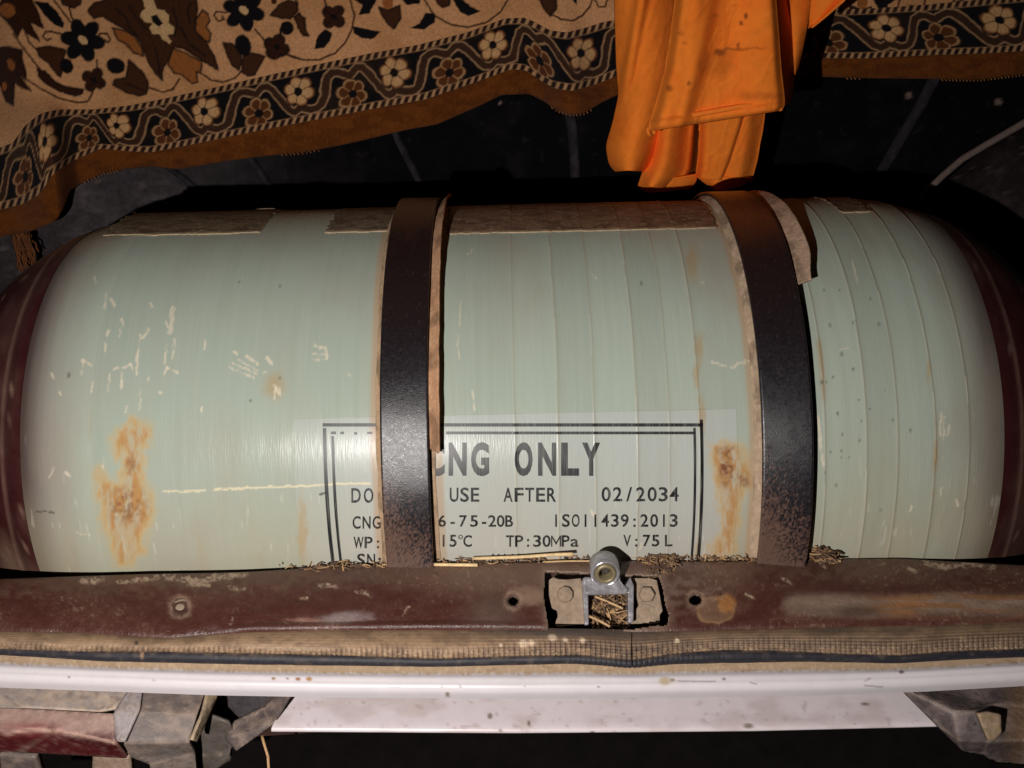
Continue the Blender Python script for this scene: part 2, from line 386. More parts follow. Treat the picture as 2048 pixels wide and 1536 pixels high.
# --- white lip in front of the weather strip, with a dusty gutter
n, m = 1100, 40
sx = np.linspace(-640, 2700, n); t = np.linspace(0, 1, m)
yb = scurve(BULB, sx)[:, None] - 12; yl = scurve(LIP, sx)[:, None]
PX = np.repeat(sx[:, None], m, 1)
flat = np.clip(t / 0.72, 0, 1)[None, :]
PYf = yb + (yl - 25 - yb) * flat
rnd = np.clip((t - 0.72) / 0.28, 0, 1)[None, :]
P = on_z(PX, PYf, -0.010 + 0.0 * PX)
bead = np.exp(-((flat - 0.82) / 0.16) ** 2) * 0.0010
P[:, :, 2] += bead
an = rnd * math.pi / 2
R0 = 0.0058
P[:, :, 1] -= R0 * np.sin(an) * 0.7; P[:, :, 2] -= R0 * (1 - np.cos(an)) + 0.004 * np.clip((t - .96) / .04, 0, 1)[None, :]
QX, QY = proj(P)
c = np.broadcast_to(lin(220, 213, 216), P.shape).copy()
nz2 = fbm(QX / 12, QY / 6, 4); nz3 = fbm(QX / 3.5, QY / 7, 8)
gut = 1 - sm(0.54, 0.71, flat + (nz3 - .5) * .2 + (nz2 - .5) * .1 + 0 * PX)
c = mixc(c, lin(186, 156, 122), gut * 0.92)
c = mixc(c, lin(222, 196, 160), gut * sm(.5, .75, nz3) * .5)
c = mixc(c, lin(140, 108, 78), gut * sm(0.6, .8, fbm(QX / 25, QY / 5, 14)) * .45)
for (x, y, r, cc) in ((547, 1357, 4, (150, 100, 40)), (596, 1358, 5, (150, 90, 30)), (618, 1358, 6, (170, 120, 50)), (575, 1357, 3, (120, 110, 110)), (884, 1373, 2.5, (90, 80, 80)), (921, 1373, 3, (110, 100, 100)), (1197, 1374, 2.5, (90, 80, 80)), (138, 1354, 3, (140, 130, 130)),
                      (895, 1388, 5, (120, 100, 70)), (1448, 1358, 3.5, (100, 85, 70)), (1803, 1344, 5, (100, 80, 60)), (1050, 1373, 2, (120, 105, 100)), (1330, 1362, 12, (190, 170, 140)), (1345, 1360, 5, (150, 130, 110)), (307, 1361, 3, (180, 165, 160))):
    c = mixc(c, lin(*cc), blob(QX, QY, x, y, r, r * .7, 0, .5) * .9)
for pts in ([(1730, 1362), (1741, 1356)], [(1728, 1371), (1745, 1372), (1765, 1374)], [(1500, 1365), (1514, 1368)], [(775, 1372), (800, 1373)], [(1355, 1362), (1430, 1363)]):
    c = mixc(c, lin(130, 118, 112), stroke(QX, QY + 2 * (nz3 - .5), pts, 1.8, 1.5) * .7)
grid('rear_lip', P, M['white'], car, col=c)

# --- white lower panel under the lip
n, m = 420, 50
sx = np.linspace(0, 1, n)
BOT = [(-300, 1440), (0, 1452), (545, 1465), (1024, 1468), (1500, 1464), (1880, 1455), (2350, 1440)]
t = np.linspace(0, 1, m)
fl = np.clip(t / 0.86, 0, 1)[None, :]
PX = (622 - 78 * fl) + (1768 + 116 * fl - (622 - 78 * fl)) * sx[:, None]
ya = scurve(LIP, PX) - 35; yb = scurve(BOT, PX) - 16
PY = ya + (yb - ya) * fl
P = on_z(PX, PY, -0.055)
an = np.clip((t - .8) / .2, 0, 1)[None, :] * math.pi / 2
P[:, :, 1] -= 0.004 * np.sin(an); P[:, :, 2] -= 0.004 * (1 - np.cos(an))
P[:, -3:, 1] += np.array([0.01, .03, .06])[None, :]; P[:, -3:, 2] -= np.array([0.001, .004, .008])[None, :]
QX, QY = proj(P)
c = np.broadcast_to(lin(220, 209, 212), P.shape).copy()
c = mixc(c, lin(192, 174, 170), sm(.45, .75, fbm(QX / 70, QY / 30, 61)) * .55)
c = mixc(c, lin(160, 140, 132), sm(.68, .8, fbm(QX / 14, QY / 12, 62)) * .4)
for (x, y, rx, ry) in ((1001, 1461, 4, 3), (1497, 1452, 10, 5), (1058, 1447, 3, 6), (1710, 1447, 3, 2), (1185, 1465, 5, 3), (910, 1455, 4, 2), (1730, 1408, 8, 3), (980, 1432, 5, 6)):
    c = mixc(c, lin(105, 84, 60), blob(QX, QY, x, y, rx, ry, 0, .5) * .8)
grid('lower_panel', P, M['white'], car, col=c)

# ------------------------------------------------------------------ weather strip (one loop whose two ends meet)
ws = thing('weather_strip', 'dusty ribbed rubber weather strip along the white boot edge', 'weather strip', on_z(np.array([1262.]), np.array([1320.]), -0.008)[0])
for x0, x1, sd in ((-640, 1262.5, 1), (1264.5, 2700, 2)):
    n = int((x1 - x0) / 1.25); m = 34
    sx = np.linspace(x0, x1, n); t = np.linspace(0, 1, m)
    PX = np.repeat(sx[:, None], m, 1)
    ya = scurve(FRONT, sx)[:, None] - 4; yb = scurve(GRIP, sx)[:, None] + 4
    PY = ya + (yb - ya) * t[None, :]
    wave = fbm(PX / 90, PX * 0, 71)
    prof = 0.006 * np.sin(np.clip(t * 0.95 + 0.05, 0, 1) * math.pi)[None, :] ** 0.55
    endd = np.exp(-np.abs(PX - 1263.5) / 45)
    pitch = 10.2
    ph = PX / pitch + 0.35 * (fbm(PX / 60, PX * 0, 3) - .5)
    reach = .9 - .22 * sm(820, 1180, PX) + .5 * (fbm(PX / 70, PX * 0, 78) - .5)
    teeth = (1 - .4 * sm(1330, 1420, PX)) * np.clip(np.cos(ph * 2 * math.pi), 0.0, 1) ** 1.5 * sm(reach - .18, reach + .2, t[None, :] + .12) * (.45 + .8 * fbm(PX / 14, PX * 0, 79))
    ridg = 0.5 + 0.5 * np.cos(t[None, :] * 2 * math.pi * 9)
    ridm = sm(0.25, 0.5, t[None, :]) * sm(900, 1100, PX) + 0.25
    Z = prof - 0.003 - 0.0011 * teeth * (1 + endd) - 0.00045 * ridg * ridm + 0.001 * (wave - .5)
    P = on_z(PX, PY, Z)
    c = np.broadcast_to(lin(160, 130, 102), P.shape).copy()
    nz = fbm(PX / 25, PY / 10, 73); nf = fbm(PX / 4, PY / 3, 75)
    c = mixc(c, lin(116, 92, 72), sm(.38, .68, nz) * .6)
    c = mixc(c, lin(106, 84, 66), sm(900, 1250, PX) * .4)
    c = mixc(c, lin(78, 66, 60), ridg * ridm * 0.55 * sm(.3, .6, nz + .15))
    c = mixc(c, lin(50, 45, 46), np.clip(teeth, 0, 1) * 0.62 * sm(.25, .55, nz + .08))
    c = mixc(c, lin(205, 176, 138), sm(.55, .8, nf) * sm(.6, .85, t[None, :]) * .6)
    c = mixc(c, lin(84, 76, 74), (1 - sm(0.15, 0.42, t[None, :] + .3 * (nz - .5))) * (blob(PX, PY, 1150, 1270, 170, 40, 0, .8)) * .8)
    c = mixc(c, lin(56, 52, 56), endd * .5 * sm(.3, .7, nz))
    c = mixc(c, lin(70, 62, 58), blob(PX, PY, 1660, 1262, 60, 7, 0, .7) * .5 + blob(PX, PY, 1790, 1262, 40, 6, 0, .7) * .5)
    for (x, y, r) in ((1046, 1287, 9), (1062, 1286, 7), (1105, 1275, 8), (1130, 1280, 5), (1002, 1290, 4), (1354, 1282, 5), (1165, 1281, 6)):
        c = mixc(c, lin(226, 200, 170), blob(PX + 5 * (nf - .5), PY + 5 * (nf - .5), x, y, r, r * .8, 0, .5) * .8)
    c = mixc(c, lin(60, 48, 40), blob(PX, PY, 273, 1286, 4, 4, 0, .5) * .9)
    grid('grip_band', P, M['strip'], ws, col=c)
    # round bulb
    k = 14
    yg = scurve(GRIP, sx); yv = scurve(BULB, sx)
    a = on_z(sx, yg, -0.004); b = on_z(sx, yv, -0.0085)
    mid = (a + b) / 2; half = np.linalg.norm(a - b, axis=1) / 2 * 1.12
    half = half * (1 + .10 * (fbm(sx / 40, sx * 0, 81) - .5))
    tooth = np.clip(np.cos((sx / pitch + 0.35 * (fbm(sx / 60, sx * 0, 3) - .5)) * 2 * math.pi), 0, 1) ** 1.5
    half = half * (1 - 0.12 * tooth * np.exp(-np.abs(sx - 1263) / 70))
    an = np.arange(k) * 2 * math.pi / k
    P = mid[:, None] + half[:, None, None] * (np.cos(an)[None, :, None] * np.array([0, -1.0, 0]) + np.sin(an)[None, :, None] * np.array([0, 0, 1.0]))
    QX, QY = proj(P)
    c = np.broadcast_to(lin(34, 32, 40), P.shape).copy()
    nz = fbm(QX / 18, QY / 4, 83)
    up = np.sin(an)[None, :]
    c = mixc(c, lin(96, 84, 76), sm(.55, .8, nz) * .4)
    c = mixc(c, lin(130, 108, 86), sm(.75, 1.0, np.sin(an - .35))[None, :] * sm(.3, .7, nz) * .6)
    c = mixc(c, lin(150, 120, 90), blob(QX, QY, 284, 1310, 4, 8, 0, .4) * .8)
    grid('rubber_bulb', P, M['strip'], ws, col=c, wrap=True)

# ------------------------------------------------------------------ tail lamp (left) and bracket (right) below the lip
def facets(name, table, polys, m, parent, cbase, seed=0, t=0.002, dirt=None, sub=9):
    """table: key -> (px, py, depth); polys use keys; dense triangulated patches with painted wear and edge highlights"""
    pts = {k: at_d(np.array([v[0]], float), np.array([v[1]], float), np.array([v[2]]))[0] for k, v in table.items()}
    bm = bmesh.new(); vm = {k: bm.verts.new(p) for k, p in pts.items()}
    for q in polys: bm.faces.new([vm[k] for k in q])
    bmesh.ops.triangulate(bm, faces=bm.faces[:]); bmesh.ops.recalc_face_normals(bm, faces=bm.faces[:])
    cr = [e for e in bm.edges if len(e.link_faces) == 2 and e.calc_face_angle(0) > rad(9)]
    if cr: bmesh.ops.bevel(bm, geom=cr, offset=.0016, segments=3, profile=.5, affect='EDGES', clamp_overlap=True)
    bmesh.ops.triangulate(bm, faces=bm.faces[:])
    for _ in range(5):
        lg = [e for e in bm.edges if e.calc_length() > .0035]
        if not lg: break
        bmesh.ops.subdivide_edges(bm, edges=lg, cuts=1); bmesh.ops.triangulate(bm, faces=[q for q in bm.faces if len(q.verts) > 3])
    for _ in range(0): bmesh.ops.smooth_vert(bm, verts=[v for v in bm.verts if not v.is_boundary], factor=.4, use_axis_x=True, use_axis_y=True, use_axis_z=True)
    bm.verts.ensure_lookup_table(); bm.verts.index_update()
    V = np.array([v.co[:] for v in bm.verts]); f = [[v.index for v in q.verts] for q in bm.faces]; bm.free()
    QX, QY = proj(V)
    c = np.broadcast_to(lin(*cbase), V.shape).copy()
    if dirt: c = dirt(QX, QY, c)
    nf_ = fbm(QX / 5, QY / 5, 120)
    for q in polys:
        for a_, b_ in zip(q, q[1:] + q[0]):
            d_ = seg_d(QX, QY, [table[a_][:2], table[b_][:2]]); c = mixc(c, lin(186, 164, 146), np.exp(-(d_ / 2.4) ** 2) * .22 * nf_)  # pale worn line along each edge, doubling as a painted highlight
    o = mesh_obj(name, V, f, m, parent, col=c, smooth=True)
    s = o.modifiers.new('thickness', 'SOLIDIFY'); s.thickness = t; s.offset = 0
    return o
D0 = 0.548
tl = thing('tail_lamp', 'dusty red and clear tail lamp with grey housing at left', 'tail lamp', at_d(np.array([200.]), np.array([1500.]), np.array([D0 + .01]))[0])
def dirt_clear(x, y, c):
    nz = fbm(x / 20, y / 8, 91); nf = fbm(x / 5, y / 4, 92)
    c = mixc(c, lin(180, 158, 138), sm(.35, .7, nz) * .7)
    c = mixc(c, lin(110, 96, 88), sm(.62, .72, nf) * .6)
    return mixc(c, lin(205, 180, 155), stroke(x, y + 4 * (nf - .5), [(60, 1422), (190, 1426), (270, 1416)], 3, 2) * .7)
facets('clear_lens', {'a': (-600, 1345, D0), 'b': (140, 1366, D0 - .002), 'c': (284, 1374, D0 - .003), 'd': (270, 1412, D0 - .012), 'e': (190, 1426, D0 - .014), 'f': (50, 1418, D0 - .014), 'g': (-600, 1402, D0 - .013)},
       ['abfg', 'bcdef'.replace('f', '') + 'f'], M['lens'], tl, (150, 138, 132), dirt=dirt_clear)
def dirt_red(x, y, c):
    nz = fbm(x / 26, y / 9, 95); nf = fbm(x / 5, y / 4, 96)
    top = 1 - sm(1450, 1480, y + 26 * (nz - .5) + (x - 130) * -.06)
    c = mixc(c, lin(166, 138, 126), top * (.7 + .4 * nf))
    c = mixc(c, lin(120, 34, 38), blob(x, y, 60, 1458, 60, 14, 0, .8) * .5)
    c = mixc(c, lin(190, 150, 135), stroke(x, y + 4 * (nf - .5), [(0, 1468), (60, 1458), (120, 1460), (180, 1472), (232, 1484)], 3, 2) * .8)
    c = mixc(c, lin(130, 100, 92), sm(.55, .75, nf) * .35)
    return mixc(c, lin(200, 170, 150), sm(.7, .76, vnoise(x / 3, y / 3, 97)) * (sm(1496, 1502, y - (x * .06))) * .8)
facets('red_lens', {'g': (-600, 1402, D0 - .014), 'f': (50, 1418, D0 - .015), 'd': (230, 1428, D0 - .016), 'h': (234, 1484, D0 - .023), 'i': (258, 1514, D0 - .012), 'j': (40, 1502, D0 - .012), 'k': (-600, 1488, D0 - .012), 'l': (100, 1462, D0 - .022), 'm': (-600, 1448, D0 - .021)},
       ['gflm', 'fdhl', 'mljk', 'lhij'], M['lens'], tl, (78, 26, 28), dirt=dirt_red)
def dirt_grey(x, y, c):
    nz = fbm(x / 22, y / 14, 101); nf = fbm(x / 4, y / 4, 102)
    c = mixc(c, lin(160, 138, 122), sm(.42, .72, nz) * .45)
    return mixc(c, lin(84, 76, 74), sm(.6, .74, nf) * .35)
facets('lens_end', {'a': (286, 1372, D0 - .005), 'b': (270, 1424, D0 - .018), 'c': (250, 1484, D0 - .026), 'd': (234, 1484, D0 - .025), 'e': (228, 1426, D0 - .018), 'f': (262, 1374, D0 - .005)},
       ['afeb', 'bedc'], M['lens'], tl, (160, 150, 150), dirt=dirt_grey)
facets('lamp_housing', {'a': (280, 1372, D0 - .002), 'b': (414, 1374, D0 + .002), 'j': (394, 1432, D0 - .013), 'i': (266, 1424, D0 - .015), 'd': (378, 1482, D0 - .018), 'f': (248, 1484, D0 - .022), 'm': (390, 1504, D0 - .006), 'l': (300, 1526, D0 - .006), 'k': (262, 1512, D0 - .010), 'o': (312, 1575, D0 + .008), 'p': (396, 1575, D0 + .008)},
       ['abji', 'ijdf', 'fdmlk', 'lmpo'], M['plastic'], tl, (112, 100, 95), dirt=dirt_grey)
facets('housing_edge', {'a': (414, 1376, D0 - .001), 'b': (400, 1436, D0 - .016), 'c': (382, 1480, D0 - .024), 'd': (392, 1483, D0 - .016), 'e': (440, 1376, D0 + .006)}, ['abcde'], M['plastic'], tl, (170, 148, 118), dirt=dirt_grey)
facets('lamp_socket', {'a': (402, 1432, D0 + .004), 'b': (462, 1442, D0 + .006), 'c': (466, 1462, D0 + .01), 'd': (458, 1505, D0 + .016), 'e': (400, 1510, D0 + .012), 'f': (382, 1488, D0 + .006), 'g': (430, 1540, D0 + .02), 'h': (385, 1545, D0 + .02)}, ['abcdef', 'edgh'], M['plastic'], tl, (84, 76, 70), dirt=None)
facets('lamp_fin', {'a': (566, 1376, D0 + .006), 'b': (590, 1376, D0 - .002), 'c': (540, 1445, D0 + .004), 'd': (474, 1500, D0 + .008), 'e': (468, 1468, D0 + .008), 'f': (470, 1442, D0 + .012), 'g': (530, 1420, D0 + .012), 'h': (455, 1376, D0 + .03)}, ['abcg', 'gcdef'], M['plastic'], tl, (88, 76, 74), dirt=dirt_grey)
facets('lamp_flange', {'a': (455, 1376, D0 + .016), 'b': (562, 1376, D0 + .012), 'c': (528, 1414, D0 + .016), 'd': (486, 1440, D0 + .02), 'e': (458, 1412, D0 + .02)}, ['abcde'], M['plastic'], tl, (62, 56, 58), dirt=None)
for xs, cc in (((5, 75, 100, 10), (92, 80, 76)), ((190, 262, 270, 186), (150, 126, 108))):
    facets('lamp_post', {'a': (xs[0], 1500, D0 + .005), 'b': (xs[1], 1506, D0 + .005), 'c': (xs[2], 1600, D0 + .02), 'd': (xs[3], 1600, D0 + .02)}, ['abcd'], M['plastic'], tl, cc, t=.006, dirt=dirt_grey)

br = thing('lamp_bracket', 'faceted grey plastic lamp bracket under the right end of lip', 'bracket', at_d(np.array([1980.]), np.array([1500.]), np.array([D0 + .01]))[0])
def dirt_br(x, y, c):
    nz = fbm(x / 24, y / 16, 111); nf = fbm(x / 4, y / 4, 112)
    c = mixc(c, lin(120, 90, 62), sm(1985, 2040, x + 30 * (nz - .5)) * .7)
    c = mixc(c, lin(140, 122, 118), sm(.5, .75, nz) * .5)
    return mixc(c, lin(60, 52, 52), sm(.62, .75, nf) * .4)
facets('bracket_panel', {'a': (1803, 1374, D0 - .004), 'b': (2048, 1362, D0 + .006), 'z': (2690, 1325, D0 + .006), 'c': (1908, 1425, D0 - .022), 'd': (1990, 1412, D0 - .01), 'e': (2048, 1414, D0 - .01), 'y': (2690, 1386, D0 - .01), 'f': (1880, 1448, D0 - .012), 'g': (1918, 1478, D0 - .022), 'h': (1975, 1480, D0 - .026), 'i': (1950, 1424, D0 - .024),
                        'j': (2048, 1478, D0 - .022), 'x': (2690, 1440, D0 - .022), 'k': (1926, 1500, D0 - .006), 'l': (1966, 1506, D0 - .006), 'm': (1986, 1520, D0), 'n': (2048, 1525, D0), 'w': (2690, 1500, D0)},
       ['abedc', 'bzye', 'acgf', 'cihg', 'cdi', 'dejhi', 'eyxj', 'fgk', 'ghlk', 'hjnml', 'jxwn'], M['plastic'], br, (84, 74, 73), dirt=dirt_br)
facets('clip_tab', {'a': (1953, 1427, D0 - .0285), 'b': (1975, 1423, D0 - .0285), 'c': (1999, 1428, D0 - .0285), 'd': (2001, 1465, D0 - .0285), 'e': (1986, 1480, D0 - .0285), 'f': (1974, 1478, D0 - .0285)}, ['abcdef'], M['plastic'], br, (146, 122, 92), t=.003, dirt=dirt_grey)

# ------------------------------------------------------------------ boot latch striker
stp = on_z(np.array([1212.]), np.array([1215.]), -0.006)[0]
st = thing('latch_striker', 'shiny boot latch striker with a bushed eye bolted into the sill', 'latch striker', stp)
nP = np.array([0, -0.56, 0.83])
def spoly(pts, lift, t, m, name, parent=st, bev=0.0006, smooth=False):
    a = np.array(pts, float)
    front = on_plane(a[:, 0], a[:, 1], stp + nP * lift, nP)
    V, f = slab(front, nP, t); o = mesh_obj(name, V, f, m, parent, smooth=smooth)
    bevel(o, bev); return o
lt = spoly([(1098, 1160), (1106, 1154), (1118, 1158), (1134, 1159), (1162, 1156), (1168, 1180), (1172, 1248), (1114, 1253), (1110, 1246), (1116, 1232), (1114, 1221), (1104, 1217), (1098, 1190)], 0.000, 0.004, M['dusty'], 'mounting_tab')
rt = spoly([(1262, 1156), (1300, 1156), (1314, 1160), (1320, 1190), (1326, 1222), (1320, 1229), (1320, 1246), (1262, 1248), (1266, 1228), (1278, 1210)], 0.000, 0.004, M['dusty'], 'mounting_tab')
spoly([(1164, 1162), (1176, 1170), (1178, 1249), (1170, 1251)], 0.008, 0.012, M['chrome'], 'bracket_leg')
spoly([(1250, 1172), (1261, 1154), (1268, 1172), (1267, 1245), (1257, 1247), (1256, 1186)], 0.008, 0.012, M['chrome'], 'bracket_leg')
spoly([(1166, 1154), (1182, 1154), (1188, 1160), (1238, 1160), (1246, 1168), (1258, 1176), (1256, 1188), (1176, 1190), (1166, 1184)], 0.010, 0.008, M['chrome'], 'bracket_bridge', bev=.0016)
for (bx, by, parent) in ((1130, 1189, lt), (1293, 1189, rt)):
    cc = on_plane(np.array([float(bx)]), np.array([float(by)]), stp, nP)[0]
    V, f = disc(cc, nP, 0.0052, 0.0034, 6 if bx > 1200 else 9, 0.0005, ref=(0.3, 0.5, 0.2), rim=.88)
    bevel(mesh_obj('bolt_head', V, f, M['dusty'], parent, smooth=False), .0004)
# the eye: a thick tube lying front to back, brass bush inside
e = rad(22); an_n = np.array([0, -math.cos(e), math.sin(e)])
fc = on_plane(np.array([1211.]), np.array([1147.]), stp + nP * 0.014, nP)[0]
def eye_tube(ro, ri, z0, z1, k=40, ch=0.0007):
    a = RT; b = np.cross(an_n, a); an = np.arange(k) * 2 * math.pi / k
    rows = [(ri, z0), (ri, z1 - ch), (ri + ch, z1), (ro - ch, z1), (ro, z1 - ch), (ro, z0 + ch), (ro - ch, z0), (ri, z0)]
    P = np.array([[fc + an_n * z + q * (math.cos(t) * a + math.sin(t) * b) for t in an] for q, z in rows])
    return P.reshape(-1, 3), [list(q) for q in grid_faces(len(rows), k, wrap=True)]
s1 = 0.525 / F
eye = mesh_obj('eye', *eye_tube(31.5 * s1, 22.5 * s1, -0.013, 0.001, ch=.0012), M['chrome'], st)
# neck joining the eye to the bridge
spoly([(1180, 1140), (1184, 1150), (1186, 1158), (1178, 1172), (1248, 1172), (1240, 1160), (1241, 1142), (1236, 1158), (1224, 1170), (1198, 1170), (1186, 1156)], 0.011, 0.007, M['chrome'], 'neck', bev=.001)
mesh_obj('brass_bush', *eye_tube(22.2 * s1, 14 * s1, -0.012, 0.0014, ch=.0006), M['brass'], eye)
mesh_obj('bore_shade_plug', *disc(fc - an_n * .009, an_n, 14.2 * s1, .004, 24), M['bore'], eye)  # dark plug added to stand in for the shade inside the bush

# ------------------------------------------------------------------ gas cylinder
R = 0.178
TC = CAM + 0.738 * FW - 0.035 * UP
ROLL = rad(1.3)
AX = math.cos(ROLL) * RT + math.sin(ROLL) * UP
UPr = -math.sin(ROLL) * RT + math.cos(ROLL) * UP
FRN = -FW
def cyl(X, th, r):
    X = np.asarray(X)[..., None]; r = np.asarray(r)[..., None]; th = np.asarray(th)[..., None]
    return TC + X * AX + r * (np.cos(th) * FRN + np.sin(th) * UPr)
def px_cyl(px, py, r):
    """pixel -> (X, theta) on the cylinder of radius r"""
    d = ray(px, py); o = CAM - TC
    dn, du = d @ FRN, d @ UPr; on, ou = o @ FRN, o @ UPr
    A = dn ** 2 + du ** 2; B = 2 * (dn * on + du * ou); C = on ** 2 + ou ** 2 - r ** 2
    t = (-B - np.sqrt(np.maximum(B * B - 4 * A * C, 0))) / (2 * A)
    P = o + d * t[..., None]
    return P @ AX, np.arctan2(P @ UPr, P @ FRN)
XL, XR = -0.314, 0.314
def radius(X):
    a = np.clip((np.abs(X) - 0.25) / 0.187, 0, 1)
    return R * np.sqrt(np.maximum(1 - a ** 2.0, 0))
SEAMS = [-0.2625, 0.0019, 0.029, 0.0516, 0.078, 0.098, 0.117, 0.195, 0.221, 0.240, 0.2635, 0.286]
SEAMW = [0.25, .7, .7, .8, .8, .6, .8, 1, 1, 1, 1, 1]
def relief(X, th):
    h = 0 * X
    for i, (s, w) in enumerate(zip(SEAMS, SEAMW)):
        wob = 0.0008 * (fbm(th * 3.0, X * 0 + i, 200 + i, 3) - .5) * 2
        d = X - s - wob
        h = h + w * 0.0004 * np.where(d < 0, np.exp(d / 0.008), 0) + w * 0.00025 * np.exp(-(d / 0.0006) ** 2)
    return h
STAIN1 = [(268, 842), (303, 854), (298, 898), (285, 915), (283, 942), (293, 976), (307, 1015), (288, 1054), (283, 1103), (263, 1132), (234, 1127), (215, 1073), (200, 1010), (195, 961), (196, 934), (214, 962), (234, 966), (249, 937), (244, 898), (232, 917), (224, 878), (244, 864)]
STAIN2 = [(1423, 895), (1449, 882), (1475, 885), (1500, 910), (1506, 977), (1480, 993), (1477, 1049), (1465, 1100), (1460, 1130), (1420, 1130), (1423, 1100), (1444, 1054), (1436, 987), (1428, 936)]
SCUFFS = [((345, 612, 338, 668), 5), ((350, 615, 343, 665), 3), ((330, 640, 336, 655), 4), ((280, 670, 272, 748), 6), ((296, 658, 284, 676), 6), ((228, 740, 262, 730), 5), ((262, 730, 268, 742), 5), ((245, 748, 243, 775), 7), ((219, 748, 216, 783), 3), ((166, 720, 162, 748), 6), ((166, 720, 182, 730), 6), ((333, 735, 356, 745), 5), ((333, 735, 330, 750), 4), ((349, 680, 344, 715), 5), ((333, 690, 330, 728), 4),
          ((458, 735, 508, 756), 3.5), ((466, 727, 514, 748), 3.5), ((476, 720, 516, 740), 3), ((492, 712, 514, 726), 6), ((533, 714, 542, 726), 8), ((524, 748, 532, 742), 4), ((468, 703, 474, 708), 5), ((628, 690, 652, 698), 5), ((626, 708, 655, 712), 3), ((625, 717, 655, 720), 3), ((652, 695, 655, 720), 3), ((410, 683, 409, 700), 3.5), ((281, 780, 279, 818), 6), ((300, 605, 304, 613), 6), ((213, 588, 209, 618), 4), ((222, 598, 230, 612), 7), ((190, 555, 192, 566), 3),
          ((217, 660, 215, 672), 6), ((244, 640, 246, 650), 5), ((211, 688, 210, 705), 3), ((240, 660, 239, 674), 3), ((319, 783, 322, 786), 6), ((102, 745, 106, 755), 5), ((118, 782, 121, 788), 4), ((299, 755, 298, 763), 3), ((186, 765, 182, 783), 3), ((253, 810, 250, 822), 3), ((404, 815, 403, 822), 4), ((108, 935, 98, 958), 2.5), ((132, 945, 138, 952), 7), ((205, 930, 210, 940), 5), ((155, 1065, 180, 1068), 2), ((548, 770, 560, 790), 6), ((552, 776, 548, 798), 3), ((560, 778, 558, 786), 5),
          ((1425, 725, 1450, 732), 5), ((1462, 733, 1498, 722), 5), ((1478, 727, 1492, 718), 4), ((1635, 830, 1640, 880), 7), ((1640, 880, 1646, 930), 5), ((1403, 563, 1406, 567), 6), ((1883, 825, 1880, 870), 4), ((1890, 830, 1886, 880), 3), ((1898, 850, 1894, 872), 3), ((1884, 975, 1880, 990), 4), ((1822, 1012, 1818, 1025), 5), ((1912, 1000, 1915, 1010), 5), ((1704, 520, 1714, 565), 2.5), ((1680, 700, 1695, 696), 3), ((922, 600, 916, 690), 1.6), ((916, 690, 920, 720), 1.6), ((944, 780, 949, 820), 3), ((1183, 1022, 1190, 1032), 8), ((697, 748, 702, 754), 4), ((934, 508, 945, 500), 3), ((1186, 550, 1192, 556), 4), ((715, 895, 730, 905), 4), ((1280, 1100, 1283, 1085), 3)]
DARKS = [(478, 563, 2.5), (559, 571, 3), (1648, 581, 2.5), (1680, 581, 2.5), (1661, 651, 3), (1740, 598, 2.5), (1683, 708, 3.5), (1706, 738, 3.5), (1667, 755, 3), (1643, 765, 4), (1653, 764, 2.5), (1706, 646, 3), (1758, 650, 3), (1676, 828, 3), (1677, 829, 2.5), (1684, 868, 3), (1683, 902, 2.5), (1683, 915, 2.5), (1718, 800, 2.5), (1718, 880, 3), (1661, 905, 3), (1698, 915, 2.5), (1740, 818, 2.5), (1785, 840, 2.5), (1723, 842, 2.5), (1820, 860, 3.5), (1770, 780, 2), (1672, 970, 2.5), (1650, 945, 2), (137, 750, 5), (500, 800, 3), (1284, 568, 4), (40, 910, 6), (560, 756, 3), (1762, 1020, 3)]
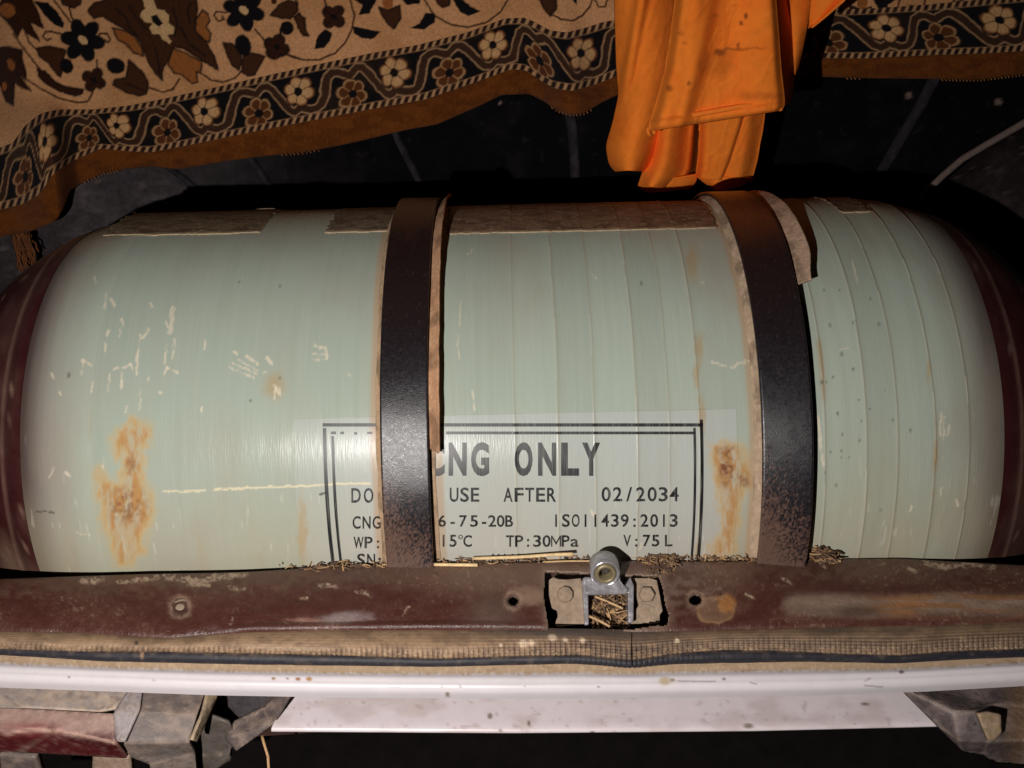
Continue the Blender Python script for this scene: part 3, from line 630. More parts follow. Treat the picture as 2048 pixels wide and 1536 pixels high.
def tank_paint(X, th, label=False):
    P = cyl(X, th, radius(X)); px, py = proj(P)
    front = np.cos(th) > -0.3
    s = th * R
    c = np.broadcast_to(lin(166, 176, 162), P.shape).copy()
    st1 = fbm(X * 900, s * 14, 301, 3); st2 = fbm(X * 240, s * 8, 302, 3); big = fbm(X * 14, s * 10, 303, 4); fine = fbm(X * 700, s * 400, 304, 3)
    c = mixc(c, lin(184, 192, 178), sm(.5, .8, st1) * .14)
    c = mixc(c, lin(148, 160, 142), sm(.5, .8, st2) * .16)
    c = mixc(c, lin(166, 154, 140), sm(.45, .78, big) * .5)
    # band to band change between wound strips
    band = np.searchsorted(np.array(SEAMS), X); bt = np.array([0.2, -.2, .3, -.3, .5, -.2, .4, .0, .5, -.4, .3, .8, .6, .4])[band]
    c = c * (1 + 0.13 * bt)[..., None]
    # translucent purple-grey cast near the domes
    e1 = sm(0.262, 0.306, np.abs(X)); c = mixc(c, lin(138, 122, 116), e1 * .65)
    c = mixc(c, lin(58, 30, 32), sm(0.288, 0.316, np.abs(X) + 0.003 * (st2 - .5)) * .92)
    c = mixc(c, lin(150, 142, 126), sm(rad(24), rad(66), th + (big - .5) * .7) * .36)
    c = mixc(c, lin(150, 145, 130), sm(.19, .27, X) * (.08 + .42 * sm(.4, .7, big)))
    # dust settled on the upper side, sticking low down too
    cz = np.cos(th - rad(90 - 40 + 40))
    c = mixc(c, lin(132, 116, 94), sm(rad(56), rad(82), th + (big - .5) * .35) * .7)
    c = mixc(c, lin(174, 162, 136), sm(rad(0), rad(-28), th + (big - .5) * .5) * .5)
    c = mixc(c, lin(168, 154, 124), sm(.55, .8, fbm(X * 60, s * 12, 306)) * sm(rad(10), rad(-40), th) * .45)
    if label:
        c = mixc(c, lin(196, 196, 198), 0.16 + 0.22 * sm(-.135, -.09, X))
    # pale resin seams
    for i, (x0, w) in enumerate(zip(SEAMS, SEAMW)):
        wob = 0.0008 * (fbm(th * 3.0, X * 0 + i, 200 + i, 3) - .5) * 2
        d = X - x0 - wob; a = fbm(s * 40, X * 0 + i * 3.1, 320 + i)
        c = mixc(c, lin(200, 190, 164), np.exp(-(d / 0.0006) ** 2) * w * (.1 + .7 * a))
        c = mixc(c, lin(134, 132, 112), np.where(d > 0, np.exp(-d / 0.0022), 0) * w * .3)
        c = mixc(c, lin(168, 118, 58), np.exp(-(d / 0.0016) ** 2) * w * sm(.68, .8, fbm(s * 22, X * 0 + i * 7.7, 330 + i)) * .55)
    # rust stains
    w1 = 26 * (fbm(px / 22, py / 22, 341) - .5); w2 = 16 * (fbm(px / 8, py / 14, 342) - .5); rn = fbm(px / 9, py / 26, 343)
    for poly, pad in ((STAIN1, 40), (STAIN2, 40)):
        d = sdf(px + w1 + w2, py + w1, poly, pad)
        c = mixc(c, lin(192, 158, 108), (1 - sm(-7, 9, d)) * .6 * front * (.5 + rn))
        c = mixc(c, lin(176, 124, 66), (1 - sm(-12, 3, d)) * sm(.36, .66, rn) * .7 * front)
        c = mixc(c, lin(196, 168, 112), np.exp(-(d / 10) ** 2) * .35 * front)
    for (x, y, rx, ry, a) in ((256, 1012, 34, 34, .55), (262, 930, 10, 22, .5), (1453, 935, 12, 34, .85), (1484, 958, 15, 14, .6), (1452, 900, 24, 6, .5)):
        c = mixc(c, lin(126, 82, 58), blob(px + w2, py + w2, x, y, rx, ry, 0, .6) * a * sm(.25, .7, fbm(px / 6, py / 7, 345)) * 1.2 * front)
    for (x, y, rx, ry) in ((1385, 525, 12, 34), (1398, 695, 8, 26), (1395, 750, 6, 26), (1404, 830, 7, 34), (550, 772, 20, 24), (1856, 740, 4, 22), (604, 1060, 8, 60)):
        c = mixc(c, lin(174, 140, 84), blob(px + w2, py, x, y, rx, ry, 0, .7) * .5 * front)
    # dust lines hugging the straps
    for (xa, xb, a) in ((-0.0885, -0.080, .8), (-0.052, -0.0435, .7), (0.1465, 0.155, .8), (0.183, 0.189, .6)):
        wob = 0.003 * (fbm(s * 25, X * 30, 351) - .5)
        mk = sm(xa - .001, xa + .0025, X + wob) * (1 - sm(xb - .001, xb + .0015, X))
        c = mixc(c, lin(176, 146, 114), mk * a * (.55 + .6 * big))
    # scrapes
    wob = 6 * (fbm(px / 9, py / 9, 361) - .5); fsc = fbm(px / 6, py / 12, 363)
    for (q, w) in SCUFFS:
        c = mixc(c, lin(220, 208, 184), stroke(px + wob, py + 2 * wob, [(q[0], q[1]), (q[2], q[3])], w * .75, 1.8) * sm(.2, .55, fsc) * .8 * front)
    c = mixc(c, lin(226, 214, 180), stroke(px, py + wob, [(327, 983), (410, 981)], 3.2, 1.5) * .8 + stroke(px, py + wob, [(429, 979), (560, 973), (700, 967), (740, 966)], 3.2, 1.5) * .85)
    c = mixc(c, lin(70, 66, 58), stroke(px, py + wob, [(73, 1024), (108, 1024)], 2.4, 1.2) * .8 + stroke(px, py + wob, [(640, 990), (652, 984)], 4, 1.2) * .8)
    for (x, y, r) in DARKS:
        c = mixc(c, lin(62, 60, 50), blob(px + wob, py + wob, x, y, r * .75, r * 1.1, 0, .7) * .55 * front)
    fl = sm(.80, .88, fbm(X * 420, s * 60, 371, 2)) * sm(rad(20), rad(-30), th)
    c = mixc(c, lin(226, 222, 208), fl * .25)
    return c
tank = thing('gas_cylinder', 'large pale green fibre wrapped CNG gas cylinder with maroon domed ends', 'gas cylinder', TC - np.array([0, 0, R]))
nX = 1000
Xs = np.linspace(XL, XR, nX)
ths = np.concatenate([np.linspace(rad(-62), rad(96), 520), np.linspace(rad(99), rad(294), 50)])
XX, TT = np.meshgrid(Xs, ths, indexing='ij')
rr = radius(XX) + relief(XX, TT) + 0.0006 * (fbm(XX * 60, TT * R * 14, 381) - .5)
body = grid('cylinder_body', cyl(XX, TT, rr), M['resin'], tank, col=tank_paint(XX, TT), uv=np.stack([XX, TT * R, 0 * XX], -1), wrap=True)
for sgn in (-1, 1):
    q = np.linspace(0, 1, 70); Xd = 0.3115 + (0.4365 - 0.3115) * np.sin(q * math.pi / 2)
    td = np.linspace(0, 2 * math.pi, 160, endpoint=False)
    XX, TT = np.meshgrid(sgn * Xd, td, indexing='ij')
    rr = radius(XX) + 0.0006
    ridge = 0.0007 * np.exp(-((np.abs(XX) - 0.326) / 0.0022) ** 2)
    rr = np.where(np.abs(XX) > .436, 0.01, rr + ridge)
    P = cyl(XX, TT, rr); px, py = proj(P)
    c = np.broadcast_to(lin(60, 24, 25), P.shape).copy()
    big = fbm(XX * 30, TT * 4, 391); fine = fbm(XX * 300, TT * 60, 392)
    c = mixc(c, lin(92, 66, 58), sm(.45, .75, big) * .6)
    low = sm(rad(-20), rad(-50), np.where(TT > math.pi, TT - 2 * math.pi, TT) + (big - .5) * .6) * (1 if sgn < 0 else .4)
    c = mixc(c, lin(150, 122, 102), low * .75)
    c = mixc(c, lin(46, 26, 26), np.exp(-((np.abs(XX) - 0.3215) / 0.0018) ** 2) * .8)
    c = mixc(c, lin(160, 128, 112), np.exp(-((np.abs(XX) - 0.326) / 0.0014) ** 2) * .3 * (.4 + fine))
    c = mixc(c, lin(170, 140, 120), sm(.74, .82, fine) * .4)
    grid('end_dome', P, M['dome'], tank, col=c, wrap=True)
    Vn, fn = tube_mesh([TC + sgn * AX * .43, TC + sgn * AX * .46, TC + sgn * AX * .463], [.022, .022, .016], 20)
    mesh_obj('neck_valve', Vn, fn, M['brass'], tank)

# printed label: its own thin sheet just proud of the resin
def px_patch(x0, x1, ya, yb, n, m, r):
    PX, PY = np.meshgrid(np.linspace(x0, x1, n), np.linspace(ya, yb, m), indexing='ij')
    return px_cyl(PX, PY, r)
n, m = 620, 230
xa, ta = px_cyl(np.array([588., 1474.]), np.array([870., 870.]), R)
_, tb = px_cyl(np.array([1024., 1024.]), np.array([828., 1165.]), R)
XX, TT = np.meshgrid(np.linspace(xa[0], xa[1], n), np.linspace(tb[0], tb[1], m), indexing='ij')
lr = R + 0.00035 + relief(XX, TT)
label = grid('printed_label', cyl(XX, TT, lr), M['resin'], tank, col=tank_paint(XX, TT, True), uv=np.stack([XX, TT * R, 0 * XX], -1))
label['label'] = 'translucent white label printed CNG ONLY'

GL = {}
def glyphs(chars, bold=0.0):
    todo = []
    for ch in chars:
        if (ch, bold) in GL or ch == ' ': continue
        cu = bpy.data.curves.new('g', 'FONT'); cu.body = ch; cu.offset = bold; cu.resolution_u = 4
        o = bpy.data.objects.new('g', cu); COL.objects.link(o); todo.append((ch, o))
    dg = bpy.context.evaluated_depsgraph_get(); dg.update()
    for ch, o in todo:
        me = bpy.data.meshes.new_from_object(o.evaluated_get(dg))
        bm = bmesh.new(); bm.from_mesh(me); bmesh.ops.remove_doubles(bm, verts=bm.verts[:], dist=1e-5)
        bmesh.ops.triangulate(bm, faces=bm.faces[:])
        for _ in range(2):
            lg = [e for e in bm.edges if e.calc_length() > 0.22]
            if lg: bmesh.ops.subdivide_edges(bm, edges=lg, cuts=1); bmesh.ops.triangulate(bm, faces=bm.faces[:])
        bm.verts.index_update()
        GL[(ch, bold)] = (np.array([v.co[:2] for v in bm.verts]), [[v.index for v in q.verts] for q in bm.faces])
        bm.free(); bpy.data.meshes.remove(me); cu = o.data; bpy.data.objects.remove(o); bpy.data.curves.remove(cu)
# (text, centre px of each character, top px, bottom px, cell width, weight)
TEXT = [
    ('CNGONLY', [871, 915, 960, 1047, 1094, 1140, 1182], 889, 948, 36, .042),
    ('DO', [712, 737], 977, 1005, 19, .014), ('USE', [908, 929, 950], 976, 1003, 17, .014), ('AFTER', [1016, 1038, 1059, 1081, 1103], 976, 1003, 18, .014),
    ('02/2034', [1212, 1235, 1258, 1281, 1304, 1326, 1348], 975, 1002, 18, .014),
    ('CNG', [713, 733, 753], 1033, 1057, 16, .014), ('6-75-20B', [884, 905, 926, 948, 968, 984, 1001, 1018], 1031, 1053, 15.5, .014),
    ('ISO11439:2013', [1112 + 19.6 * i for i in range(13)], 1029, 1053, 15.5, .014),
    ('WP:', [717, 737, 756], 1074, 1096, 16, .014), ('15', [887, 906], 1070, 1093, 14, .014), ('C', [935], 1071, 1093, 17, .014), ('TP:30MPa', [1020, 1038, 1056, 1074, 1093, 1112, 1131, 1149], 1071, 1093, 16, .014),
    ('V:75L', [1254, 1272, 1293, 1311, 1337], 1070, 1092, 15, .014),
    ('SN:', [722, 742, 759], 1108, 1132, 16, .014), ('IN', [986, 1003], 1108, 1131, 15, .014), ('N', [1031], 1108, 1131, 15, .014), ('JSK', [1052, 1070, 1088], 1108, 1131, 15, .014)]
for tx in TEXT: glyphs(tx[0], tx[5])
glyphs('H', 0.0)
capH = np.ptp(GL[('H', 0.0)][0][:, 1])
_q = capH
for bo_ in (.014, .042):
    GL[('M', bo_)] = (np.array([(0, 0), (.1, 0), (.1, _q), (0, _q), (.7, 0), (.8, 0), (.8, _q), (.7, _q), (.1, _q), (.4, .42 * _q), (.4, .16 * _q), (.1, .74 * _q), (.7, _q), (.7, .74 * _q)]),
                      [[0, 1, 2, 3], [4, 5, 6, 7], [8, 11, 10, 9], [9, 10, 13, 12]])
parts = []
def to_cyl(px, py, lift=0.0008):
    X, th = px_cyl(px, py, R + lift)
    return cyl(X, th, R + lift + 0.0001 + relief(X, th) * .9), np.stack([X, th * R, 0 * X], -1)
UVT = []
def add_text(px, py, f):
    V, u = to_cyl(px, py); mesh_obj('character', V, f, M['ink'], label, uv=u)
for s_, xs, yt, yb, w, bo in TEXT:
    for ch, cx_ in zip(s_, xs):
        v, f = GL[(ch, bo)]
        sy = (yb - yt) / capH
        wid = np.ptp(v[:, 0]); wide = min(w / wid, sy * 1.0) if ch in ':/-1I;,' else w / wid
        if ch in '1I': wide = min(sy * .8, w / wid)
        if ch in 'MW': wide *= 1.25
        xc = (v[:, 0].max() + v[:, 0].min()) / 2
        add_text(cx_ + (v[:, 0] - xc) * wide, yb - v[:, 1] * sy, f)
# degree ring of the Celsius sign
a = np.linspace(0, 2 * math.pi, 17)[:-1]
ring = np.concatenate([np.stack([921 + 4.5 * np.cos(a), 1074 + 4.5 * np.sin(a)], 1), np.stack([921 + 2.6 * np.cos(a), 1074 + 2.6 * np.sin(a)], 1)])
add_text(ring[:, 0], ring[:, 1], [[i, (i + 1) % 16, 16 + (i + 1) % 16, 16 + i] for i in range(16)])
# double frame line around the print
parts = []; UVT = []
def bar(p0, p1, w, n=60):
    p0 = np.array(p0, float); p1 = np.array(p1, float); d = p1 - p0; L = np.linalg.norm(d); nn = np.array([-d[1], d[0]]) / L * w / 2
    t = np.linspace(0, 1, n)[:, None]; q = p0 + d * t
    pts = np.concatenate([q + nn, q - nn]); f = [[i, i + 1, n + i + 1, n + i] for i in range(n - 1)]
    X, th = px_cyl(pts[:, 0], pts[:, 1], R + .0008); return X, th, f
def vbar(x_at, ytop, ybot, w):   # vertical frame lines run round the cylinder at one place along it
    X0, t0 = px_cyl(np.array([x_at - w / 2, x_at + w / 2]), np.array([870., 870.]), R + .0008)
    _, t = px_cyl(np.array([1024., 1024.]), np.array([float(ytop), float(ybot)]), R + .0008)
    tt = np.linspace(t[0], t[1], 60)
    X = np.concatenate([np.full(60, X0[0]), np.full(60, X0[1])]); th = np.concatenate([tt, tt]); return X, th, [[i, i + 1, 61 + i, 60 + i] for i in range(59)]
for X, th, f in (bar((645, 850), (1406, 850), 6.5, 160), bar((892, 866), (1391, 866), 5.5, 120), bar((662, 866), (672, 866), 5.5, 6), bar((680, 866), (688, 866), 5, 6), bar((708, 867), (714, 867), 5, 6), bar((734, 866), (744, 866), 4, 6), vbar(649, 848, 1150, 7), vbar(665, 864, 1150, 5.5), vbar(1403, 848, 1150, 6.5), vbar(1389, 864, 1150, 5)):
    parts.append((cyl(X, th, R + .0009 + relief(X, th) * .9), f)); UVT.append(np.stack([X, th * R, 0 * X], -1))
for (V, f), u in zip(parts, UVT): mesh_obj('frame_line', V, f, M['ink'], label, uv=u)

# old brown label strips on the top of the cylinder
for (x0, x1, y0_, y1_, cc) in ((205, 520, 445, 468, (112, 94, 72)), (650, 790, 432, 463, (112, 94, 76)), (892, 1440, 418, 462, (120, 92, 72)), (1680, 1745, 402, 424, (104, 86, 68))):
    Xa, ta = px_cyl(np.array([x0, x1], float), np.array([y1_, y1_], float), R + .001)
    th0 = ta.mean()
    XX, TT = np.meshgrid(np.linspace(Xa[0], Xa[1], int((x1 - x0) / 2)), np.linspace(th0, th0 + rad(26), 120), indexing='ij')
    lift = 0.0005 + 0.0005 * (fbm(XX * 120, TT * 30, 401) - .3)
    P = cyl(XX, TT, R + lift + relief(XX, TT))
    c = np.broadcast_to(lin(*cc), P.shape).copy()
    nz = fbm(XX * 90, TT * 40, 403); n2 = fbm(XX * 500, TT * 90, 405)
    c = mixc(c, lin(70, 52, 40), sm(.45, .7, nz) * .7); c = mixc(c, lin(170, 150, 122), sm(.6, .8, n2) * .5)
    c = mixc(c, lin(196, 172, 138), (1 - sm(0.0, rad(1.6), TT - th0 + rad(.5) * (n2 - .5))) * .8)
    ii = np.minimum(np.arange(P.shape[0])[:, None], P.shape[0] - 1 - np.arange(P.shape[0])[:, None]) + 0 * TT
    rag = (TT - th0) / rad(1) + 1.2 * (fbm(XX * 60, TT * 5, 407) - .62) < 0.0
    keep = ~(rag[:-1, :-1]) & ~(ii[:-1, :-1] < 12 * (nz[:-1, :-1] - .45))
    grid('paper_label', P, M['tape'], tank, col=c, keep=keep, thick=.0006)

# curled scraps standing on the top line of the cylinder
for pts, w in (([(497, 425), (515, 420), (545, 419), (572, 424)], .0022), ([(262, 432), (268, 427), (274, 436)], .0026)):
    p = np.array(pts, float); tt = np.linspace(0, 1, 14)
    x = np.interp(tt, np.linspace(0, 1, len(p)), p[:, 0]); y = np.interp(tt, np.linspace(0, 1, len(p)), p[:, 1])
    Q = at_d(x, y, np.full(14, .700)); Q2 = np.stack([Q, Q + (UP * .8 + FW * .6) * w * np.sin(tt * math.pi)[:, None] ** .5], 1)
    grid('paper_scrap', Q2, M['tape'], tank, col=np.broadcast_to(lin(176, 152, 128), Q2.shape), thick=.0005)

# ------------------------------------------------------------------ straps round the cylinder, with liners
def strap(label, X0, X1, r0, tk, seed, group, tilt, th0=-62, th1=170):
    root = thing('metal_strap', label, 'strap', TC + AX * (X0 + X1) / 2 - np.array([0, 0, R]), group)
    th = np.linspace(rad(th0), rad(th1), 620)
    b = .0005
    tk = tk
    pr = np.array([(X0, r0), (X0, r0 + tk - b), (X0 + b, r0 + tk)] + [(X0 + b + (X1 - X0 - 2 * b) * q, r0 + tk) for q in np.linspace(.03, .97, 40)] + [(X1 - b, r0 + tk), (X1, r0 + tk - b), (X1, r0)])
    XX = np.repeat(pr[:, 0][None], len(th), 0); RR = np.repeat(pr[:, 1][None], len(th), 0); TT = np.repeat(th[:, None], len(pr), 1)
    RR = RR + .0007 * (fbm(TT * 3, XX * 20, seed) - .5) * 2
    RR = RR + tilt * (XX - X0) / (X1 - X0) * (1 - sm(rad(40), rad(75), TT))
    P = cyl(XX, TT, RR); px, py = proj(P)
    c = np.broadcast_to(lin(36, 25, 25), P.shape).copy()
    nz = fbm(XX * 120, TT * 22, seed + 1); fn = fbm(XX * 900, TT * 160, seed + 2)
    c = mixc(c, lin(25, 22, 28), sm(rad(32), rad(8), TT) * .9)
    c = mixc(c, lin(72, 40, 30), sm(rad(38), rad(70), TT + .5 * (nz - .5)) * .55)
    c = mixc(c, lin(110, 84, 72), sm(rad(-10), rad(-24), TT + .12 * (nz - .5) + .9 * (vnoise(XX * 1500, TT * 270, seed + 3) - .5) * .5 + .25 * (XX - X0) / (X1 - X0) - .12) * .8)
    c = mixc(c, lin(110, 90, 84), sm(.72, .84, fn) * .2)
    grid('band', P, M['strap'], root, col=c)
    return root
GS = 'steel straps holding the cylinder down'
sA = strap('dark steel strap at left, crossing the printed label, torn tan liner on its right', -0.0810, -0.0512, R + .0052, .0022, 501, GS, .001)
sB = strap('dark steel strap at right of the label, curled tan liner flap near its top', .1540, .1838, R + .0052, .0022, 521, GS, .0045)
def liner(parent, X0, X1, tha, thb, r_of, tk, seed, cc, keepf=None, n=24, m=260, name='liner'):
    XX, TT = np.meshgrid(np.linspace(0, 1, n), np.linspace(rad(tha), rad(thb), m), indexing='ij')
    xa = X0(TT); xb = X1(TT); X = xa + (xb - xa) * XX
    P = cyl(X, TT, r_of(XX, TT) + .0006 * (fbm(X * 100, TT * 9, seed) - .5))
    c = np.broadcast_to(lin(*cc), P.shape).copy()
    nz = fbm(X * 150, TT * 14, seed + 1); fn = fbm(X * 700, TT * 60, seed + 2)
    c = mixc(c, lin(cc[0] * .62, cc[1] * .6, cc[2] * .58), sm(.42, .72, nz) * .7); c = mixc(c, lin(210, 182, 150), sm(.6, .8, fn) * .4)
    keep = None
    if keepf is not None: keep = keepf(X, TT, XX)[:-1, :-1]
    return grid(name, P, M['liner'], parent, col=c, keep=keep, thick=tk)
K = lambda v: (lambda T: v + 0 * T)
W = lambda v, a, s: (lambda T: v + a * (fbm(T * 9, T * 0, s) - .5))
# left edges: liner just showing past the strap
liner(sA, W(-.0842, .0022, 541), K(-.0805), -62, 80, lambda u, T: R + .0008 + .0036 * u, .0012, 543, (182, 152, 120))
liner(sB, W(.1503, .0018, 545), K(.1545), -62, 84, lambda u, T: R + .0008 + .0036 * u, .0012, 547, (172, 148, 124))
# strap A: torn strip standing off the right side, ends ragged above the lettering
_, tE = px_cyl(np.array([870.]), np.array([905.]), R)
tE = math.degrees(tE[0])
liner(sA, K(-.0522), W(-.0448, .0014, 551), tE - 3, 84, lambda u, T: R + .0044 + .006 * u ** 1.4 + .001 * np.sin(T * 9), .0014, 553, (190, 144, 108),
      keepf=lambda X, T, u: T > rad(tE) + .05 * (fbm(X * 900, T * 3, 555) - .3))
liner(sA, K(-.0555), W(-.0478, .0015, 557), -62, 84, lambda u, T: R + .0007 + .0004 * u, .0006, 559, (168, 140, 112))
# strap B: wide flap that curls out at the upper right and stops short
_, tF = px_cyl(np.array([1605.]), np.array([584.]), R)
tF = math.degrees(tF[0])
liner(sB, K(.1790), lambda T: .1975 - .0045 * (1 - sm(rad(tF), rad(tF + 9), T)) - .006 * sm(rad(tF + 22), rad(tF + 58), T) + .001 * (fbm(T * 14, T * 0, 571) - .5), tF, 88, lambda u, T: R + .0044 + .0095 * u * (1 - .7 * sm(rad(tF), rad(tF + 50), T)), .0016, 563, (176, 146, 122))
liner(sB, K(.1800), W(.1862, .0016, 565), -62, tF + 3, lambda u, T: R + .0007 + .0006 * u, .0006, 567, (150, 126, 108))

# ------------------------------------------------------------------ seat back behind the cylinder, wheel arch linings
SP = np.array([0, 0.53, 0.0]); SN = np.array([0, -math.cos(rad(16)), math.sin(rad(16))])   # plane of the seat back
SU = np.array([0, math.sin(rad(16)), math.cos(rad(16))])
seat = thing('seat_back', 'dark dusty vinyl seat back behind the cylinder, below the carpet', 'seat back', SP + np.array([0, 0, -.28]))
a, b = np.meshgrid(np.linspace(-.75, .75, 560), np.linspace(-.3, .55, 300), indexing='ij')
bul = .006 * (fbm(a * 6, b * 6, 601) - .5)
P = SP + a[..., None] * RT + b[..., None] * SU + bul[..., None] * SN
px, py = proj(P)
c = np.broadcast_to(lin(9, 9, 13), P.shape).copy()
nz = fbm(a * 30, b * 30, 603); nf = fbm(a * 160, b * 160, 605)
c = mixc(c, lin(24, 21, 23), sm(.5, .75, nz) * .6); c = mixc(c, lin(52, 45, 44), sm(.70, .84, nf) * .3)
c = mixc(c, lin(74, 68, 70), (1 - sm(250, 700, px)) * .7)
for (x, y, r) in ((1817, 191, 6), (1997, 204, 7), (1000, 205, 3)):
    c = mixc(c, lin(150, 124, 112), blob(px, py, x, y, r, r * .8, .4, .6) * .8)
grid('seat_cover', P, M['seat'], seat, col=c)
for pts, w in (([(470, 270), (502, 320), (538, 372)], .0075), ([(775, 235), (800, 290), (842, 372)], .008), ([(1128, 190), (1146, 260), (1152, 375)], .011), ([(1890, 120), (1845, 210), (1760, 352)], .011), ([(330, 330), (380, 368), (418, 402)], .006)):
    p = np.array(pts, float); tt = np.linspace(0, 1, 24)
    xs = np.interp(tt, np.linspace(0, 1, len(p)), p[:, 0]); ys = np.interp(tt, np.linspace(0, 1, len(p)), p[:, 1])
    Pc = on_plane(xs, ys, SP + SN * .004, SN)
    tg = np.gradient(Pc, axis=0); sd = np.cross(tg, SN); sd /= np.linalg.norm(sd, axis=1)[:, None]
    pr = np.array([(-1, -.004), (-.8, .001), (-.3, .0022), (.3, .0022), (.8, .001), (1, -.004)])
    Q = Pc[:, None] + pr[None, :, :1] * w / 2 * sd[:, None] + pr[None, :, 1:] * SN[None, None]
    c = np.broadcast_to(lin(40, 36, 38), Q.shape).copy(); c = mixc(c, lin(60, 56, 62), sm(.4, .7, fbm(Q[..., 0] * 200, Q[..., 2] * 90, 611)) * .7)
    grid('seat_rib', Q, M['seat'], seat, col=c)
def arch(name, label, c0, rx, ry, rz, seed, cc):
    u, v = np.meshgrid(np.linspace(0, 2 * math.pi, 200), np.linspace(-.6, math.pi / 2 - .001, 90), indexing='ij')
    s = 1 + .06 * (fbm(6 + 3 * np.cos(u) * np.cos(v), 6 + 3 * np.sin(v) + 2 * np.sin(u) * np.cos(v), seed) - .5)
    P = np.stack([c0[0] + rx * s * np.cos(u) * np.cos(v), c0[1] + ry * s * np.sin(u) * np.cos(v), c0[2] + rz * s * np.sin(v)], -1)
    c = np.broadcast_to(lin(*cc), P.shape).copy(); px, py = proj(P)
    nz = fbm(px / 40, py / 40, seed + 1); nf = fbm(px / 6, py / 6, seed + 2)
    c = mixc(c, lin(cc[0] * 1.4, cc[1] * 1.4, cc[2] * 1.38), sm(.45, .75, nz) * .6); c = mixc(c, lin(130, 118, 112), sm(.68, .8, nf) * .3)
    o = grid(name, P, M['felt'], None, col=c); tag(o, label, 'wheel arch'); return o
arch('wheel_arch', 'grey felt covered wheel arch left of the cylinder under carpet corner', (-.46, .625, -.12), .34, .135, .19, 621, (66, 60, 62))
arch('wheel_arch', 'grey felt covered wheel arch at far right with pale edge piping', (.62, .50, -.12), .22, .16, .20, 631, (44, 37, 38))
V, f = tube_mesh(on_y(np.array([1840., 1885, 1925, 1975, 2048, 2140]), np.array([396., 352., 318, 288, 246, 190]), np.array([.45, .44, .43, .42, .40, .37])), .0032, 8)
mesh_obj('edge_piping', V, f, mat('pale_piping', lin(104, 88, 82), rough=.8, vary=.3, vscale=300), seat)

# ------------------------------------------------------------------ carpet hanging over the seat back
HEM = [(-140, 520), (-60, 488), (0, 474), (60, 462), (105, 444), (127, 415), (133, 384), (160, 366), (200, 347), (250, 338), (300, 333), (350, 339), (400, 331), (440, 324), (520, 313), (600, 306), (700, 286), (800, 262), (870, 249), (950, 214), (1000, 190), (1055, 188), (1085, 204), (1110, 222), (1140, 230), (1165, 227), (1200, 205), (1240, 186), (1400, 165), (1626, 154), (1750, 157), (1850, 158), (1950, 160), (2048, 148), (2200, 150)]
LOW = [(-140, 462), (-60, 438), (0, 420), (45, 408), (80, 388), (97, 362), (108, 346), (150, 320), (200, 297), (250, 302), (300, 305), (375, 291), (450, 275), (550, 255), (650, 236), (750, 217), (850, 199), (950, 165), (1024, 138), (1054, 142), (1079, 160), (1109, 177), (1144, 182), (1189, 170), (1234, 152), (1400, 128), (1626, 116), (1724, 117), (1874, 110), (1974, 107), (2048, 102), (2200, 96)]
HIGH = [(-140, 390), (-60, 350), (0, 300), (35, 285), (55, 252), (70, 238), (90, 226), (125, 219), (200, 219), (275, 211), (350, 196), (450, 174), (550, 151), (650, 129), (750, 108), (850, 90), (950, 65), (1024, 37), (1064, 35), (1084, 43), (1114, 60), (1149, 65), (1189, 55), (1229, 42), (1400, 30), (1649, 21), (1774, 16), (1874, 9), (1924, 4), (2048, -8), (2200, -20)]
# flowers along the border, alternately cream and brown: (x on the middle line)
MOT = [-95, -20, 68, 87, 182, 240, 342, 418, 523, 604, 710, 797, 905, 996, 1083, 1171, 1275, 1375, 1470, 1565, 1661, 1784, 1881, 2011, 2110, 2210]
MOT = [-110, -20, 55, 92, 185, 240, 342, 418, 523, 604, 710, 797, 905, 996, 1085, 1171, 1268, 1365, 1462, 1560, 1661, 1784, 1881, 2011, 2110, 2210]
n = 1100
sx = np.linspace(-120, 2180, n)
def hx(x): return np.where(x < 150, x + 10, x)
yH = scurve(HEM, sx, 6); yLo = scurve(LOW, sx, 6); yHi = scurve(HIGH, sx, 6)
rows_h, rows_b, rows_f = 16, 84, 230
tilt = -14.0
cols = []
def lerp(a, b, t): return a[:, None] + (b - a)[:, None] * t[None, :]
th_, tb_, tf_ = np.linspace(0, 1, rows_h), np.linspace(0, 1, rows_b), np.linspace(0, 1, rows_f)
lobe = np.exp(-np.clip(sx - 90, 0, 999) / 30)
xH = sx + 4; xLo = sx - 0; xHi = sx - 16 * (1 - 0.7 * np.exp(-np.abs(sx - 70) / 80))
segs = [(lerp(xH, xLo, th_), lerp(yH, yLo, th_), 'hem', th_), (lerp(xLo, xHi, tb_), lerp(yLo, yHi, tb_), 'border', tb_),
        (lerp(xHi, sx - 40, tf_), lerp(yHi, np.full(n, -230.), tf_), 'field', tf_)]
carpet = thing('floral_carpet', 'cream and brown floral carpet with dark flower border hung over seat', 'carpet', on_plane(np.array([900.]), np.array([250.]), SP, SN)[0])
def cfold(px, py):
    d = .012 + .006 * (fbm(px / 180, py / 160, 651) - .5)
    d = d + .020 * np.exp(-((px - 1140 - (py - 180) * .12) / 40) ** 2) * sm(0, 200, py + 60) + .008 * np.exp(-((px - 870) / 90) ** 2) * sm(60, 250, py)
    d = d + .045 * (1 - sm(95, 150, px + (py - 260) * -.12)) * sm(170, 300, py)
    d = d + .016 * np.exp(-((px - 20 - py * .2) / 60) ** 2)
    d = d + .010 * np.exp(-((px - 430) / 90) ** 2) * sm(150, 320, py) + .008 * np.exp(-((px - 200) / 50) ** 2) * sm(150, 300, py)
    d = d - .006 * np.exp(-((px - 1062) / 26) ** 2) * sm(40, 150, py)
    return d
def s2l(pts, sc, ox=0, oy=0): return [(x / sc + ox, y / sc + oy) for x, y in pts]
Z5 = lambda *p: s2l(p, 3.4133)
Z1 = lambda *p: s2l(p, 2.0)
